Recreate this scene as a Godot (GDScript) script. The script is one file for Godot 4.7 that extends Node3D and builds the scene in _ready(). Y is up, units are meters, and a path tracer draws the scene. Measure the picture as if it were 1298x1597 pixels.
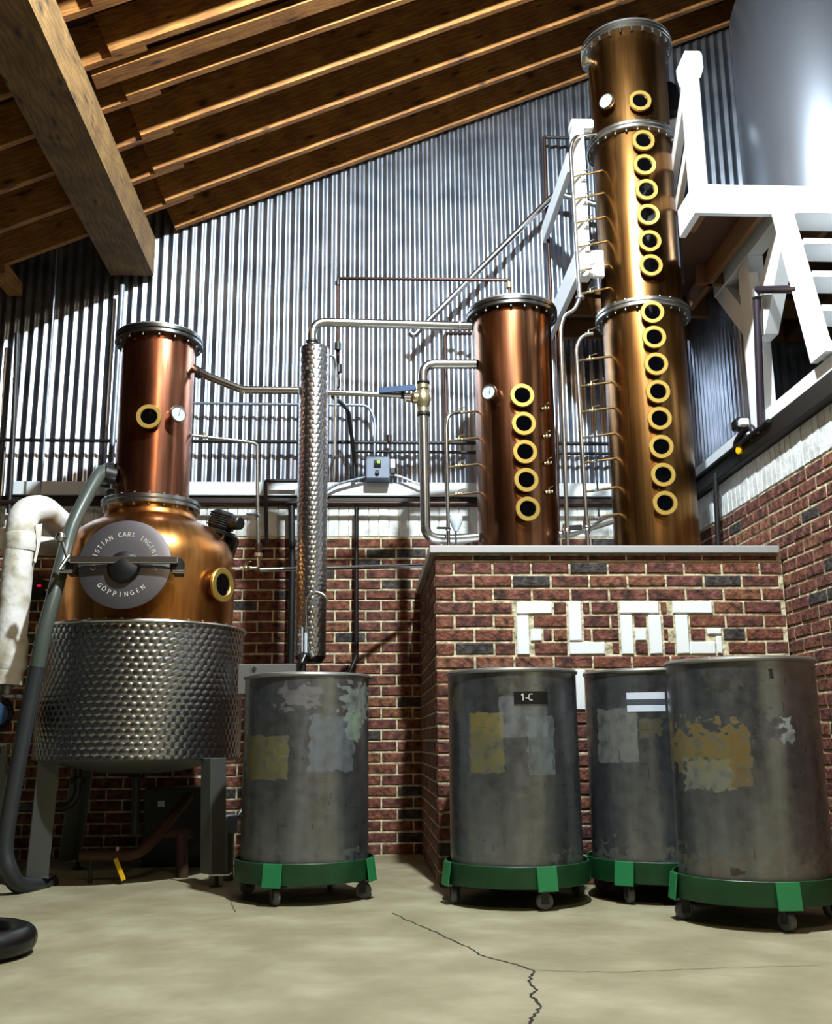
extends Node3D
# A distillery corner: pot still, two copper columns on a brick platform, four drums on dollies.

const PLAT := 5.03      # depth of the platform's brick face
const BACK := 6.46      # depth of the back wall
const RIGHT := 2.14     # the right-hand brick wall
const COURSE := 0.0677
const BRICK := 0.1965
var EYE := Vector3(0, 0.67, 0)
var AX := Vector3(); var AY := Vector3(); var AZ := Vector3()
var M := {}
var T := {}
var taken := {}
var rng := RandomNumberGenerator.new()

# ---------------------------------------------------------------- mesh builder
class MB:
	var v := PackedVector3Array()
	var n := PackedVector3Array()
	var uv := PackedVector2Array()
	var ix := PackedInt32Array()
	func vert(p: Vector3, nn: Vector3, t := Vector2.ZERO) -> int:
		v.append(p); n.append(nn); uv.append(t)
		return v.size() - 1
	func face(a: int, b: int, c: int) -> void:
		var g := (v[b] - v[a]).cross(v[c] - v[a])
		if g.length_squared() < 1e-16: return
		if g.dot(n[a] + n[b] + n[c]) > 0.0:
			ix.append(a); ix.append(c); ix.append(b)
		else:
			ix.append(a); ix.append(b); ix.append(c)
	func quad(a: Vector3, b: Vector3, c: Vector3, d: Vector3, nn: Vector3, u0 := Vector2.ZERO, u1 := Vector2.ONE) -> void:
		var i := vert(a, nn, u0)
		vert(b, nn, Vector2(u1.x, u0.y)); vert(c, nn, u1); vert(d, nn, Vector2(u0.x, u1.y))
		face(i, i + 1, i + 2); face(i, i + 2, i + 3)
	# box with chamfered edges; local centre 0, full size s, transform x
	func box(s: Vector3, x: Transform3D, c := 0.003) -> MB:
		var h := s * 0.5
		c = min(c, min(h.x, min(h.y, h.z)) * 0.6)
		var ax := [Vector3(1, 0, 0), Vector3(0, 1, 0), Vector3(0, 0, 1)]
		for i in 3:
			var j := (i + 1) % 3
			var k := (i + 2) % 3
			for sg in [-1.0, 1.0]:
				var o: Vector3 = ax[i] * h[i] * sg
				var a: Vector3 = ax[j] * (h[j] - c)
				var b: Vector3 = ax[k] * (h[k] - c)
				var nn: Vector3 = (x.basis * (ax[i] * sg)).normalized()
				var us := Vector2(s[j], s[k])
				quad(x * (o - a - b), x * (o + a - b), x * (o + a + b), x * (o - a + b), nn, Vector2.ZERO, us)
			for sj in [-1.0, 1.0]:
				for sk in [-1.0, 1.0]:
					var p1: Vector3 = ax[j] * h[j] * sj + ax[k] * (h[k] - c) * sk
					var p2: Vector3 = ax[j] * (h[j] - c) * sj + ax[k] * h[k] * sk
					var e: Vector3 = ax[i] * (h[i] - c)
					var nn2: Vector3 = (x.basis * (ax[j] * sj + ax[k] * sk)).normalized()
					quad(x * (p1 - e), x * (p1 + e), x * (p2 + e), x * (p2 - e), nn2, Vector2.ZERO, Vector2(s[i], 0.01))
		for sx in [-1.0, 1.0]:
			for sy in [-1.0, 1.0]:
				for sz in [-1.0, 1.0]:
					var nn3: Vector3 = (x.basis * Vector3(sx, sy, sz)).normalized()
					var q0 := vert(x * Vector3(h.x * sx, (h.y - c) * sy, (h.z - c) * sz), nn3)
					vert(x * Vector3((h.x - c) * sx, h.y * sy, (h.z - c) * sz), nn3)
					vert(x * Vector3((h.x - c) * sx, (h.y - c) * sy, h.z * sz), nn3)
					face(q0, q0 + 1, q0 + 2)
		return self
	func boxat(a: Vector3, b: Vector3, c := 0.003) -> MB:
		var lo := Vector3(min(a.x, b.x), min(a.y, b.y), min(a.z, b.z))
		var hi := Vector3(max(a.x, b.x), max(a.y, b.y), max(a.z, b.z))
		return box(hi - lo, Transform3D(Basis(), (lo + hi) * 0.5), c)
	# bar of rectangular section (w across, t thick) from a to b, "up" hints the t direction
	func bar(a: Vector3, b: Vector3, w: float, t: float, up := Vector3.UP, c := 0.003) -> MB:
		var d := (b - a).normalized()
		var s := up.cross(d).normalized()
		var u := d.cross(s).normalized()
		return box(Vector3(w, t, a.distance_to(b)), Transform3D(Basis(s, u, d), (a + b) * 0.5), c)
	# surface of revolution: profile of (radius, y); sharp corners where the profile bends by more than 35 degrees
	func lathe(prof: Array, x: Transform3D, segs := 32, ur := 1.0, vr := 1.0, a0 := -PI, a1 := PI) -> MB:
		var m := prof.size()
		var along := [0.0]
		for i in range(1, m): along.append(along[i - 1] + prof[i].distance_to(prof[i - 1]))
		var total: float = max(along[m - 1], 1e-6)
		for i in m - 1:
			var p: Vector2 = prof[i]
			var q: Vector2 = prof[i + 1]
			var d := (q - p)
			if d.length() < 1e-7: continue
			var nf := Vector2(d.y, -d.x).normalized()
			var n0 := nf
			var n1 := nf
			if i > 0:
				var dp: Vector2 = p - prof[i - 1]
				var np := Vector2(dp.y, -dp.x).normalized()
				if np.dot(nf) > 0.8: n0 = (np + nf).normalized()
			if i < m - 2:
				var dn: Vector2 = prof[i + 2] - q
				var nx := Vector2(dn.y, -dn.x).normalized()
				if nx.dot(nf) > 0.8: n1 = (nx + nf).normalized()
			var base := v.size()
			for k in segs + 1:
				var a: float = a0 + (a1 - a0) * k / segs
				var dirv := Vector3(sin(a), 0, cos(a))
				var uu: float = (a / TAU + 0.5) * ur
				vert(x * (dirv * p.x + Vector3(0, p.y, 0)), (x.basis * (dirv * n0.x + Vector3(0, n0.y, 0))).normalized(), Vector2(uu, (1.0 - along[i] / total) * vr))
				vert(x * (dirv * q.x + Vector3(0, q.y, 0)), (x.basis * (dirv * n1.x + Vector3(0, n1.y, 0))).normalized(), Vector2(uu, (1.0 - along[i + 1] / total) * vr))
			for k in segs:
				var b := base + k * 2
				face(b, b + 1, b + 3); face(b, b + 3, b + 2)
		return self
	# round pipe through points (already rounded), radius may be a float
	func tube(pts: Array, r: float, segs := 12, caps := true, rib := 0.0) -> MB:
		var cnt := pts.size()
		var t0: Vector3 = (pts[1] - pts[0]).normalized()
		var s := t0.cross(Vector3.UP)
		if s.length() < 0.05: s = t0.cross(Vector3.RIGHT)
		s = s.normalized()
		var rows := []
		var len_ := 0.0
		for i in cnt:
			var t: Vector3
			if i == 0: t = t0
			elif i == cnt - 1: t = (pts[i] - pts[i - 1]).normalized()
			else: t = ((pts[i] - pts[i - 1]).normalized() + (pts[i + 1] - pts[i]).normalized()).normalized()
			if i > 0: len_ += pts[i].distance_to(pts[i - 1])
			s = (s - t * s.dot(t)).normalized()
			var w := t.cross(s)
			var rr := r * (1.0 + (rib if i % 2 == 0 else 0.0))
			var row := []
			for k in segs + 1:
				var a := TAU * k / segs
				var o := s * cos(a) + w * sin(a)
				row.append(vert(pts[i] + o * rr, o, Vector2(float(k) / segs, len_)))
			rows.append(row)
		for i in cnt - 1:
			for k in segs:
				face(rows[i][k], rows[i][k + 1], rows[i + 1][k + 1])
				face(rows[i][k], rows[i + 1][k + 1], rows[i + 1][k])
		if caps:
			for e in 2:
				var i2: int = 0 if e == 0 else cnt - 1
				var tt: Vector3 = -t0 if e == 0 else (pts[cnt - 1] - pts[cnt - 2]).normalized()
				var c := vert(pts[i2], tt)
				var f := v.size()
				for k in segs + 1: vert(v[rows[i2][k]], tt)
				for k in segs: face(c, f + k, f + k + 1)
		return self
	# flat polygon (2D, any winding, convex or simple) given thickness along z of transform
	func prism(poly: PackedVector2Array, x: Transform3D, thick: float) -> MB:
		var tri := Geometry2D.triangulate_polygon(poly)
		for sg in [-1.0, 1.0]:
			var b := v.size()
			for p in poly: vert(x * Vector3(p.x, p.y, thick * 0.5 * sg), (x.basis * Vector3(0, 0, sg)).normalized(), p)
			for k in tri.size() / 3: face(b + tri[k * 3], b + tri[k * 3 + 1], b + tri[k * 3 + 2])
		var c := Vector2.ZERO
		for p in poly: c += p
		var area := 0.0
		for i in poly.size(): area += poly[i].cross(poly[(i + 1) % poly.size()])
		for i in poly.size():
			var p := poly[i]
			var q := poly[(i + 1) % poly.size()]
			var d := q - p
			var nn := Vector2(d.y, -d.x).normalized() * (1.0 if area > 0 else -1.0)
			quad(x * Vector3(p.x, p.y, -thick * 0.5), x * Vector3(q.x, q.y, -thick * 0.5), x * Vector3(q.x, q.y, thick * 0.5), x * Vector3(p.x, p.y, thick * 0.5), (x.basis * Vector3(nn.x, nn.y, 0)).normalized(), Vector2.ZERO, Vector2(d.length(), thick))
		return self
	func moved(o: Vector3) -> MB:
		for i in v.size(): v[i] -= o
		return self
	func mesh() -> ArrayMesh:
		var arr := []
		arr.resize(Mesh.ARRAY_MAX)
		arr[Mesh.ARRAY_VERTEX] = v; arr[Mesh.ARRAY_NORMAL] = n
		arr[Mesh.ARRAY_TEX_UV] = uv; arr[Mesh.ARRAY_INDEX] = ix
		var tg := PackedFloat32Array()
		for i in v.size():
			var t := Vector3.UP.cross(n[i])
			if t.length() < 0.01: t = Vector3.RIGHT
			t = t.normalized()
			tg.append(t.x); tg.append(t.y); tg.append(t.z); tg.append(1.0)
		arr[Mesh.ARRAY_TANGENT] = tg
		var am := ArrayMesh.new()
		am.add_surface_from_arrays(Mesh.PRIMITIVE_TRIANGLES, arr)
		return am

# ---------------------------------------------------------------- photo pixel -> place
func ray(px: float, py: float) -> Vector3:
	var c := Vector3(px - 649.0, -(py - 798.5), -1580.0)
	return Vector3(AX.dot(c), AY.dot(c), AZ.dot(c))
func onz(px: float, py: float, d: float) -> Vector3:
	var r := ray(px, py)
	return EYE + r * (-d / r.z)
func onx(px: float, py: float, x: float) -> Vector3:
	var r := ray(px, py)
	return EYE + r * (x / r.x)
func ony(px: float, py: float, h: float) -> Vector3:
	var r := ray(px, py)
	return EYE + r * ((h - EYE.y) / r.y)

# ---------------------------------------------------------------- nodes
func numbered(called: String) -> String:
	if not taken.has(called):
		taken[called] = 0
		return called
	taken[called] += 1
	return "%s_%03d" % [called, taken[called]]
func wpos(o: Node) -> Vector3:
	var p := Vector3.ZERO
	while o != self and o is Node3D:
		p += (o as Node3D).position
		o = o.get_parent()
	return p
func obj(called: String, mb: MB, mat: Material, parent: Node = self, local := false) -> MeshInstance3D:
	if parent != self and not local: mb.moved(wpos(parent))
	return inst(called, mb.mesh(), mat, parent)
func inst(called: String, mesh: Mesh, mat: Material, parent: Node = self) -> MeshInstance3D:
	var o := MeshInstance3D.new()
	o.mesh = mesh
	o.material_override = mat
	o.name = numbered(called) if parent == self else called
	parent.add_child(o, true)
	return o
func tag(o: Node, label: String, category: String, group := "") -> Node:
	o.set_meta("label", label); o.set_meta("category", category)
	if group != "": o.set_meta("group", group)
	return o
func thing(called: String, label: String, category: String, at := Vector3.ZERO, group := "") -> Node3D:
	var o := Node3D.new()
	o.name = numbered(called)
	add_child(o, true)
	o.position = at
	tag(o, label, category, group)
	return o
func struct(called: String, mb: MB, mat: Material) -> MeshInstance3D:
	var o := obj(called, mb, mat)
	o.set_meta("kind", "structure")
	return o
func stuff(o: Node) -> Node:
	o.set_meta("kind", "stuff")
	return o

# ---------------------------------------------------------------- shape helpers
func at(p: Vector3) -> Transform3D: return Transform3D(Basis(), p)
func along(dir: Vector3, p: Vector3) -> Transform3D:   # y axis along dir
	var y := dir.normalized()
	var s := y.cross(Vector3.UP)
	if s.length() < 0.02: s = Vector3.RIGHT
	s = s.normalized()
	return Transform3D(Basis(s, y, s.cross(y)), p)
func bend(pts: Array, r: float, steps := 6) -> Array:    # rounds the corners of a polyline
	var out := [pts[0]]
	for i in range(1, pts.size() - 1):
		var a: Vector3 = pts[i - 1]
		var b: Vector3 = pts[i]
		var c: Vector3 = pts[i + 1]
		var k: float = min(r, min(a.distance_to(b), b.distance_to(c)) * 0.49)
		var s := b + (a - b).normalized() * k
		var e := b + (c - b).normalized() * k
		for j in steps + 1:
			var t := float(j) / steps
			out.append(s.lerp(b, t).lerp(b.lerp(e, t), t))
	out.append(pts[pts.size() - 1])
	return out
func smooth_path(pts: Array, per := 8) -> Array:           # Catmull-Rom
	var out := []
	for i in pts.size() - 1:
		var p0: Vector3 = pts[max(i - 1, 0)]
		var p1: Vector3 = pts[i]
		var p2: Vector3 = pts[i + 1]
		var p3: Vector3 = pts[min(i + 2, pts.size() - 1)]
		for j in per:
			var t := float(j) / per
			out.append(0.5 * (2.0 * p1 + (p2 - p0) * t + (2.0 * p0 - 5.0 * p1 + 4.0 * p2 - p3) * t * t + (3.0 * p1 - p0 - 3.0 * p2 + p3) * t * t * t))
	out.append(pts[pts.size() - 1])
	return out
func v2(a: Array) -> Array:
	var o := []
	for i in a.size() / 2: o.append(Vector2(a[i * 2], a[i * 2 + 1]))
	return o
func disc(r: float, h: float, c := 0.003) -> Array:         # closed lathe profile, rounded rims
	return v2([0.0, 0.0, r - c, 0.0, r, c, r, h - c, r - c, h, 0.0, h])
func ring(r0: float, r1: float, h: float, c := 0.003) -> Array:
	return v2([r0, 0.0, r1 - c, 0.0, r1, c, r1, h - c, r1 - c, h, r0, h, r0, 0.0])

# ---------------------------------------------------------------- textures and materials
func noise(seed_: int, freq: float, oct := 4, kind := FastNoiseLite.TYPE_SIMPLEX_SMOOTH) -> FastNoiseLite:
	var f := FastNoiseLite.new()
	f.seed = seed_; f.frequency = freq; f.noise_type = kind
	f.fractal_type = FastNoiseLite.FRACTAL_FBM; f.fractal_octaves = oct
	return f
func ramp_tex(img: Image, cols: Array) -> ImageTexture:        # grey noise -> colours
	var g := Gradient.new()
	g.offsets = PackedFloat32Array(); g.colors = PackedColorArray()
	var off := PackedFloat32Array()
	var cc := PackedColorArray()
	for i in cols.size() / 2:
		off.append(cols[i * 2]); cc.append(cols[i * 2 + 1])
	g.offsets = off; g.colors = cc
	var lut := []
	for i in 256: lut.append(g.sample(i / 255.0))
	var o := Image.create(img.get_width(), img.get_height(), true, Image.FORMAT_RGB8)
	var data := img.get_data()
	var w := img.get_width()
	for y in img.get_height():
		for x in w: o.set_pixel(x, y, lut[data[y * w + x]])
	o.generate_mipmaps()
	return ImageTexture.create_from_image(o)
func seam(n: FastNoiseLite, w: int, h: int) -> Image:
	var i := n.get_seamless_image(w, h)
	i.convert(Image.FORMAT_L8)
	return i
func bump(n: FastNoiseLite, w: int, k: float) -> ImageTexture:
	var i := seam(n, w, w)
	i.convert(Image.FORMAT_RGBA8)
	i.bump_map_to_normal_map(k)
	i.generate_mipmaps()
	return ImageTexture.create_from_image(i)
func C(r: float, g: float, b: float) -> Color: return Color(r, g, b)
func mat(col: Color, rough := 0.6, metal := 0.0) -> StandardMaterial3D:
	var m := StandardMaterial3D.new()
	m.albedo_color = col; m.roughness = rough; m.metallic = metal
	return m
func tri(m: StandardMaterial3D, tex: Texture2D, scale: float, nrm: Texture2D = null, ns := 0.5) -> StandardMaterial3D:
	m.albedo_texture = tex
	m.uv1_triplanar = true; m.uv1_world_triplanar = true
	m.uv1_scale = Vector3.ONE * scale
	if nrm:
		m.normal_enabled = true; m.normal_texture = nrm; m.normal_scale = ns
	return m
func wood_tex(seed_: int, dark: Color, light: Color) -> ImageTexture:
	var w := 1024
	var h := 128
	var im := Image.create(w, h, true, Image.FORMAT_RGB8)
	var grain := noise(seed_, 0.02, 4)
	var fine := noise(seed_ + 7, 0.15, 2)
	var knots := []
	var r := RandomNumberGenerator.new()
	r.seed = seed_
	for i in 11: knots.append([r.randf() * w, r.randf_range(10, 118), r.randf_range(3.0, 8.0)])
	for y in h:
		for x in w:
			var yy := float(y)
			var kd := 0.0
			for k in knots:
				var dx: float = (x - k[0]) / (k[2] * 2.6)
				if absf(dx) > 4.0: continue
				var dy: float = (y - k[1]) / k[2]
				var d := dx * dx + dy * dy
				if d < 16.0:
					var e := exp(-d * 0.45)
					kd = max(kd, exp(-d * 1.6))
					yy += (1.0 if dy > 0 else -1.0) * e * k[2] * 1.2
			var rings := sin(yy * 0.42 + grain.get_noise_2d(x * 0.35, yy * 1.2) * 7.0)
			var t := 0.5 + 0.22 * rings + 0.25 * fine.get_noise_2d(x * 0.12, y * 1.5) + 0.5 * grain.get_noise_2d(x * 0.5 + 400, y * 0.3)
			var c := dark.lerp(light, clampf(t, 0, 1))
			im.set_pixel(x, y, c.lerp(Color(0.13, 0.07, 0.03), kd * 0.85))
	im.generate_mipmaps()
	return ImageTexture.create_from_image(im)
func perlage() -> Array:      # engine-turned swirl finish: overlapping polished discs
	var w := 256
	var h := 256
	var im := Image.create(w, h, true, Image.FORMAT_RGB8)
	var al := Image.create(w, h, true, Image.FORMAT_RGB8)
	var R := 82.0
	for y in h:
		for x in w:
			# discs: rows every 128, columns every 128, odd rows shifted by 64; lower-right discs lie on top
			var best := -1e9
			var bx := 0.0
			var by := 0.0
			for j in range(-1, 4):
				for i in range(-2, 4):
					var cx := i * 128.0 + (64.0 if j % 2 != 0 else 0.0)
					var cy := j * 128.0
					var dx := x - cx
					var dy := y - cy
					if dx * dx + dy * dy < R * R:
						var pr := j * 10.0 + i
						if pr > best:
							best = pr; bx = dx / R; by = dy / R
			var rr := sqrt(bx * bx + by * by)
			var k := 0.32
			var nx := bx * k
			var ny := -by * k
			var nn := Vector3(nx, ny, 1.0).normalized()
			im.set_pixel(x, y, Color(nn.x * 0.5 + 0.5, nn.y * 0.5 + 0.5, nn.z * 0.5 + 0.5))
			var g := 0.92 + 0.08 * sin(rr * 60.0)
			if rr > 0.95: g = 0.6
			al.set_pixel(x, y, Color(g, g, g))
	im.generate_mipmaps(); al.generate_mipmaps()
	return [ImageTexture.create_from_image(al), ImageTexture.create_from_image(im)]
# steel drum skin: scuffed steel with glue residue, tape and scratches. patches: [s0, s1, t0, t1, colour, strength, ragged]
func drum_tex(seed_: int, patches: Array, marks: int) -> Array:
	var w := 768
	var h := 512
	var im := Image.create(w, h, true, Image.FORMAT_RGB8)
	var orm := Image.create(w, h, true, Image.FORMAT_RGB8)
	var a := noise(seed_, 0.01, 4)
	var b := noise(seed_ + 3, 0.05, 3)
	var rg := noise(seed_ + 5, 0.035, 4)
	for y in h:
		for x in w:
			var ang := (float(x) / w - 0.5) * TAU
			var s := 0.5 + 0.5 * sin(ang) if absf(ang) < PI * 0.5 else 2.0
			var t := float(y) / h
			var st := a.get_noise_2d(x * 1.6, y * 0.15)
			var bl := b.get_noise_2d(x * 0.6, y * 0.5)
			var base := 0.58 + 0.12 * st + 0.04 * bl
			var col := Color(base * 0.975, base, base * 1.035)
			var me := 0.9
			var ro := 0.30 + 0.05 * bl + 0.05 * st
			for p in patches:
				var jag: float = rg.get_noise_2d(x, y) * p[6]
				if s > p[0] + jag and s < p[1] + jag and t > p[2] + jag * 0.8 and t < p[3] - jag * 0.7:
					var k: float = p[5] * clampf(0.85 + rg.get_noise_2d(x * 1.2 + 300, y * 0.7) * 0.8, 0, 1)
					col = col.lerp(p[4], k)
					me = lerpf(me, 0.15, k)
					ro = lerpf(ro, 0.62, k)
			im.set_pixel(x, y, col)
			orm.set_pixel(x, y, Color(1, ro, me))
	var r := RandomNumberGenerator.new()
	r.seed = seed_
	for i in marks:
		var mx := r.randi_range(200, 560)
		var my := r.randi_range(20, 490)
		var ln := r.randi_range(3, 26)
		var vert := r.randf() < 0.6
		var cc := Color(0.12, 0.11, 0.1) if r.randf() < 0.5 else Color(0.75, 0.74, 0.7)
		for q in ln:
			var xx: int = mx + (int(r.randf() * 1.3) if vert else q)
			var yy: int = my + (q if vert else int(r.randf() * 1.2))
			if xx < w and yy < h:
				im.set_pixel(xx, yy, im.get_pixel(xx, yy).lerp(cc, 0.6))
	im.generate_mipmaps(); orm.generate_mipmaps()
	return [ImageTexture.create_from_image(im), ImageTexture.create_from_image(orm)]
func copper_tex(seed_: int, lo: Color, mid: Color, hi: Color) -> ImageTexture:
	var w := 512
	var h := 512
	var im := Image.create(w, h, true, Image.FORMAT_RGB8)
	var a := noise(seed_, 1.6, 3)
	var b := noise(seed_ + 9, 7.0, 3)
	for x in w:
		var g := TAU * x / w
		var cx := cos(g)
		var cz := sin(g)
		for y in h:
			var v := float(y) / h
			var t := 0.5 + 0.55 * a.get_noise_3d(cx, v * 1.1, cz) + 0.30 * b.get_noise_3d(cx * 1.6, v * 0.25, cz * 1.6)
			t = clampf(t, 0, 1)
			im.set_pixel(x, y, lo.lerp(mid, t * 2.0) if t < 0.5 else mid.lerp(hi, t * 2.0 - 1.0))
	im.generate_mipmaps()
	return ImageTexture.create_from_image(im)

func make_materials() -> void:
	var fine := bump(noise(41, 0.06, 3), 256, 3.0)
	var rough_n := bump(noise(42, 0.03, 5), 256, 6.0)
	# concrete
	var con := ramp_tex(seam(noise(11, 0.006, 9), 768, 768), [0.0, C(0.465, 0.435, 0.33), 0.4, C(0.505, 0.475, 0.37), 0.6, C(0.535, 0.505, 0.40), 1.0, C(0.60, 0.575, 0.475)])
	M.concrete = tri(mat(C(1, 1, 1), 0.72), con, 0.45, fine, 0.25)
	# bricks: a few firings
	var sp := [0.0, 0.3, 0.7, 1.0]
	var base := [C(0.40, 0.215, 0.155), C(0.35, 0.18, 0.14), C(0.46, 0.28, 0.185), C(0.37, 0.20, 0.16), C(0.215, 0.185, 0.175), C(0.43, 0.235, 0.16)]
	M.bricks = []
	for i in base.size():
		var b: Color = base[i]
		var tx := ramp_tex(seam(noise(60 + i, 0.03, 4), 128, 128), [0.15, b.darkened(0.55), 0.42, b.darkened(0.12), 0.6, b, 0.9, b.lightened(0.12)])
		M.bricks.append(tri(mat(C(1, 1, 1), 0.85), tx, 3.1 + i * 0.3, rough_n, 0.7))
	var mo := ramp_tex(seam(noise(21, 0.05, 4), 128, 128), [0.1, C(0.58, 0.54, 0.42), 0.5, C(0.74, 0.70, 0.57), 0.9, C(0.84, 0.81, 0.70)])
	M.mortar = tri(mat(C(1, 1, 1), 0.95), mo, 2.5, rough_n, 0.8)
	var wb := ramp_tex(seam(noise(23, 0.03, 4), 128, 128), [0.1, C(0.72, 0.73, 0.72), 0.6, C(0.85, 0.87, 0.87)])
	M.white_brick = tri(mat(C(1, 1, 1), 0.5), wb, 2.0, fine, 0.3)
	M.letter = mat(C(0.9, 0.92, 0.92), 0.4)
	# metal
	var gal := ramp_tex(seam(noise(31, 0.02, 4), 256, 256), [0.1, C(0.62, 0.65, 0.70), 0.5, C(0.76, 0.79, 0.84), 0.9, C(0.86, 0.88, 0.92)])
	M.galvanised = tri(mat(C(0.88, 0.89, 0.90), 0.34, 1.0), gal, 0.7)
	M.steel = mat(C(0.74, 0.74, 0.73), 0.26, 1.0)
	M.dull_steel = mat(C(0.60, 0.60, 0.59), 0.42, 0.9)
	M.dark_steel = mat(C(0.20, 0.195, 0.19), 0.45, 0.7)
	M.leg_steel = mat(C(0.40, 0.41, 0.39), 0.5, 0.75)
	M.black = mat(C(0.025, 0.025, 0.03), 0.45)
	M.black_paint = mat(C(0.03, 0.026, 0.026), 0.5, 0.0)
	M.rubber = mat(C(0.02, 0.022, 0.03), 0.35)
	M.castor = mat(C(0.33, 0.34, 0.35), 0.5)
	M.brass = mat(C(0.80, 0.68, 0.36), 0.34, 0.85)
	M.valve = mat(C(0.68, 0.63, 0.50), 0.38, 0.9)
	M.glass = mat(C(0.012, 0.014, 0.02), 0.06)
	M.glass.metallic_specular = 0.3
	M.copper_pipe = mat(C(0.24, 0.165, 0.14), 0.45, 0.7)
	M.gauge_face = mat(C(0.66, 0.67, 0.68), 0.45)
	M.copper = mat(C(1, 1, 1), 0.25, 1.0)
	M.copper.albedo_texture = copper_tex(3, C(0.48, 0.29, 0.215), C(0.63, 0.405, 0.305), C(0.78, 0.57, 0.47))
	M.copper_pot = mat(C(1, 1, 1), 0.29, 1.0)
	M.copper_pot.albedo_texture = copper_tex(13, C(0.53, 0.325, 0.16), C(0.70, 0.46, 0.235), C(0.83, 0.60, 0.35))
	M.bronze = mat(C(1, 1, 1), 0.28, 1.0)
	M.bronze.albedo_texture = copper_tex(5, C(0.37, 0.25, 0.135), C(0.50, 0.355, 0.195), C(0.64, 0.48, 0.295))
	M.column = mat(C(1, 1, 1), 0.25, 1.0)
	M.column.albedo_texture = copper_tex(8, C(0.36, 0.225, 0.15), C(0.49, 0.325, 0.22), C(0.64, 0.47, 0.375))
	var pl := perlage()
	M.jacket = mat(C(0.70, 0.71, 0.72), 0.26, 1.0)
	M.jacket.albedo_texture = pl[0]
	M.jacket.normal_enabled = true; M.jacket.normal_texture = pl[1]; M.jacket.normal_scale = 1.0
	M.jacket.uv1_scale = Vector3(35, 10.5, 1)
	M.tube_skin = M.jacket.duplicate()
	M.tube_skin.normal_scale = 0.55
	M.tube_skin.albedo_color = C(0.78, 0.78, 0.79)
	M.tube_skin.uv1_scale = Vector3(7, 32, 1)
	M.lid = mat(C(0.50, 0.49, 0.51), 0.40, 0.95)
	M.engrave = mat(C(0.80, 0.79, 0.74), 0.5, 0.3)
	# paint, wood
	M.white = mat(C(0.88, 0.89, 0.90), 0.45)
	M.sill = mat(C(0.84, 0.87, 0.89), 0.5)
	M.grey_box = mat(C(0.42, 0.47, 0.55), 0.5)
	M.green = tri(mat(C(1, 1, 1), 0.45), ramp_tex(seam(noise(77, 0.03, 3), 64, 64), [0.0, C(0.02, 0.17, 0.07), 1.0, C(0.04, 0.27, 0.12)]), 3.0)
	M.green_light = mat(C(0.13, 0.45, 0.26), 0.42)
	M.teal = mat(C(0.0, 0.19, 0.34), 0.65)
	M.yellow = mat(C(0.85, 0.66, 0.06), 0.4)
	M.rust = mat(C(0.24, 0.15, 0.10), 0.7, 0.3)
	M.purple_pipe = mat(C(0.16, 0.13, 0.17), 0.42, 0.3)
	M.conduit = mat(C(0.50, 0.54, 0.58), 0.4, 0.7)
	M.hose = mat(C(0.26, 0.29, 0.265), 0.32)
	M.hose_rib = mat(C(0.17, 0.18, 0.19), 0.35)
	var inst_t := ramp_tex(seam(noise(90, 0.02, 4), 128, 128), [0.12, C(0.62, 0.58, 0.47), 0.4, C(0.84, 0.83, 0.80), 0.9, C(0.90, 0.90, 0.91)])
	M.insulation = tri(mat(C(1, 1, 1), 0.65), inst_t, 1.7, rough_n, 0.25)
	M.wood = []
	for i in 3:
		var m := mat(C(1, 1, 1), 0.7)
		m.albedo_texture = wood_tex(100 + i * 17, C(0.46, 0.28, 0.11), C(0.68, 0.47, 0.22))
		M.wood.append(m)
	M.beam = mat(C(1, 1, 1), 0.75)
	M.beam.albedo_texture = wood_tex(171, C(0.31, 0.22, 0.105), C(0.50, 0.38, 0.20))
	M.roof = mat(C(0.24, 0.145, 0.07), 0.85)
	M.ply = mat(C(0.26, 0.15, 0.07), 0.8)
	M.joist = mat(C(0.42, 0.28, 0.15), 0.75)
	M.plain_wall = mat(C(0.10, 0.095, 0.09), 0.8)
	M.tank = mat(C(0.66, 0.69, 0.74), 0.30, 0.9)
	M.crack = mat(C(0.09, 0.075, 0.055), 0.95)
	M.display = mat(C(0.02, 0.02, 0.02), 0.2)
	M.green_led = mat(C(0.3, 0.5, 0.1), 0.4)
	M.green_led.emission_enabled = true; M.green_led.emission = C(0.65, 0.9, 0.15); M.green_led.emission_energy_multiplier = 0.8
	M.red_led = mat(C(0.5, 0.05, 0.1), 0.4)
	M.red_led.emission_enabled = true; M.red_led.emission = C(1.0, 0.05, 0.15); M.red_led.emission_energy_multiplier = 1.0
	M.steel_cap = mat(C(0.80, 0.81, 0.82), 0.4, 0.7)
	M.bronze_dark = mat(C(0.30, 0.2, 0.1), 0.5, 0.9)
	M.flange_dark = mat(C(0.38, 0.38, 0.37), 0.32, 1.0)
	M.flange_steel = mat(C(0.68, 0.67, 0.65), 0.3, 1.0)
	M.lamp_glow = mat(C(1, 1, 1), 0.5)
	M.lamp_glow.emission_enabled = true; M.lamp_glow.emission = C(1, 0.98, 0.95); M.lamp_glow.emission_energy_multiplier = 6.0
	M.clear_plastic = mat(C(0.75, 0.80, 0.84), 0.15)
	M.tag_plate = mat(C(0.06, 0.06, 0.065), 0.45, 0.3)
	M.paper = mat(C(0.80, 0.84, 0.90), 0.6)
	M.paper_stripe = mat(C(0.25, 0.27, 0.30), 0.6)
	M.chalk = mat(C(0.85, 0.85, 0.82), 0.6)

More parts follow.
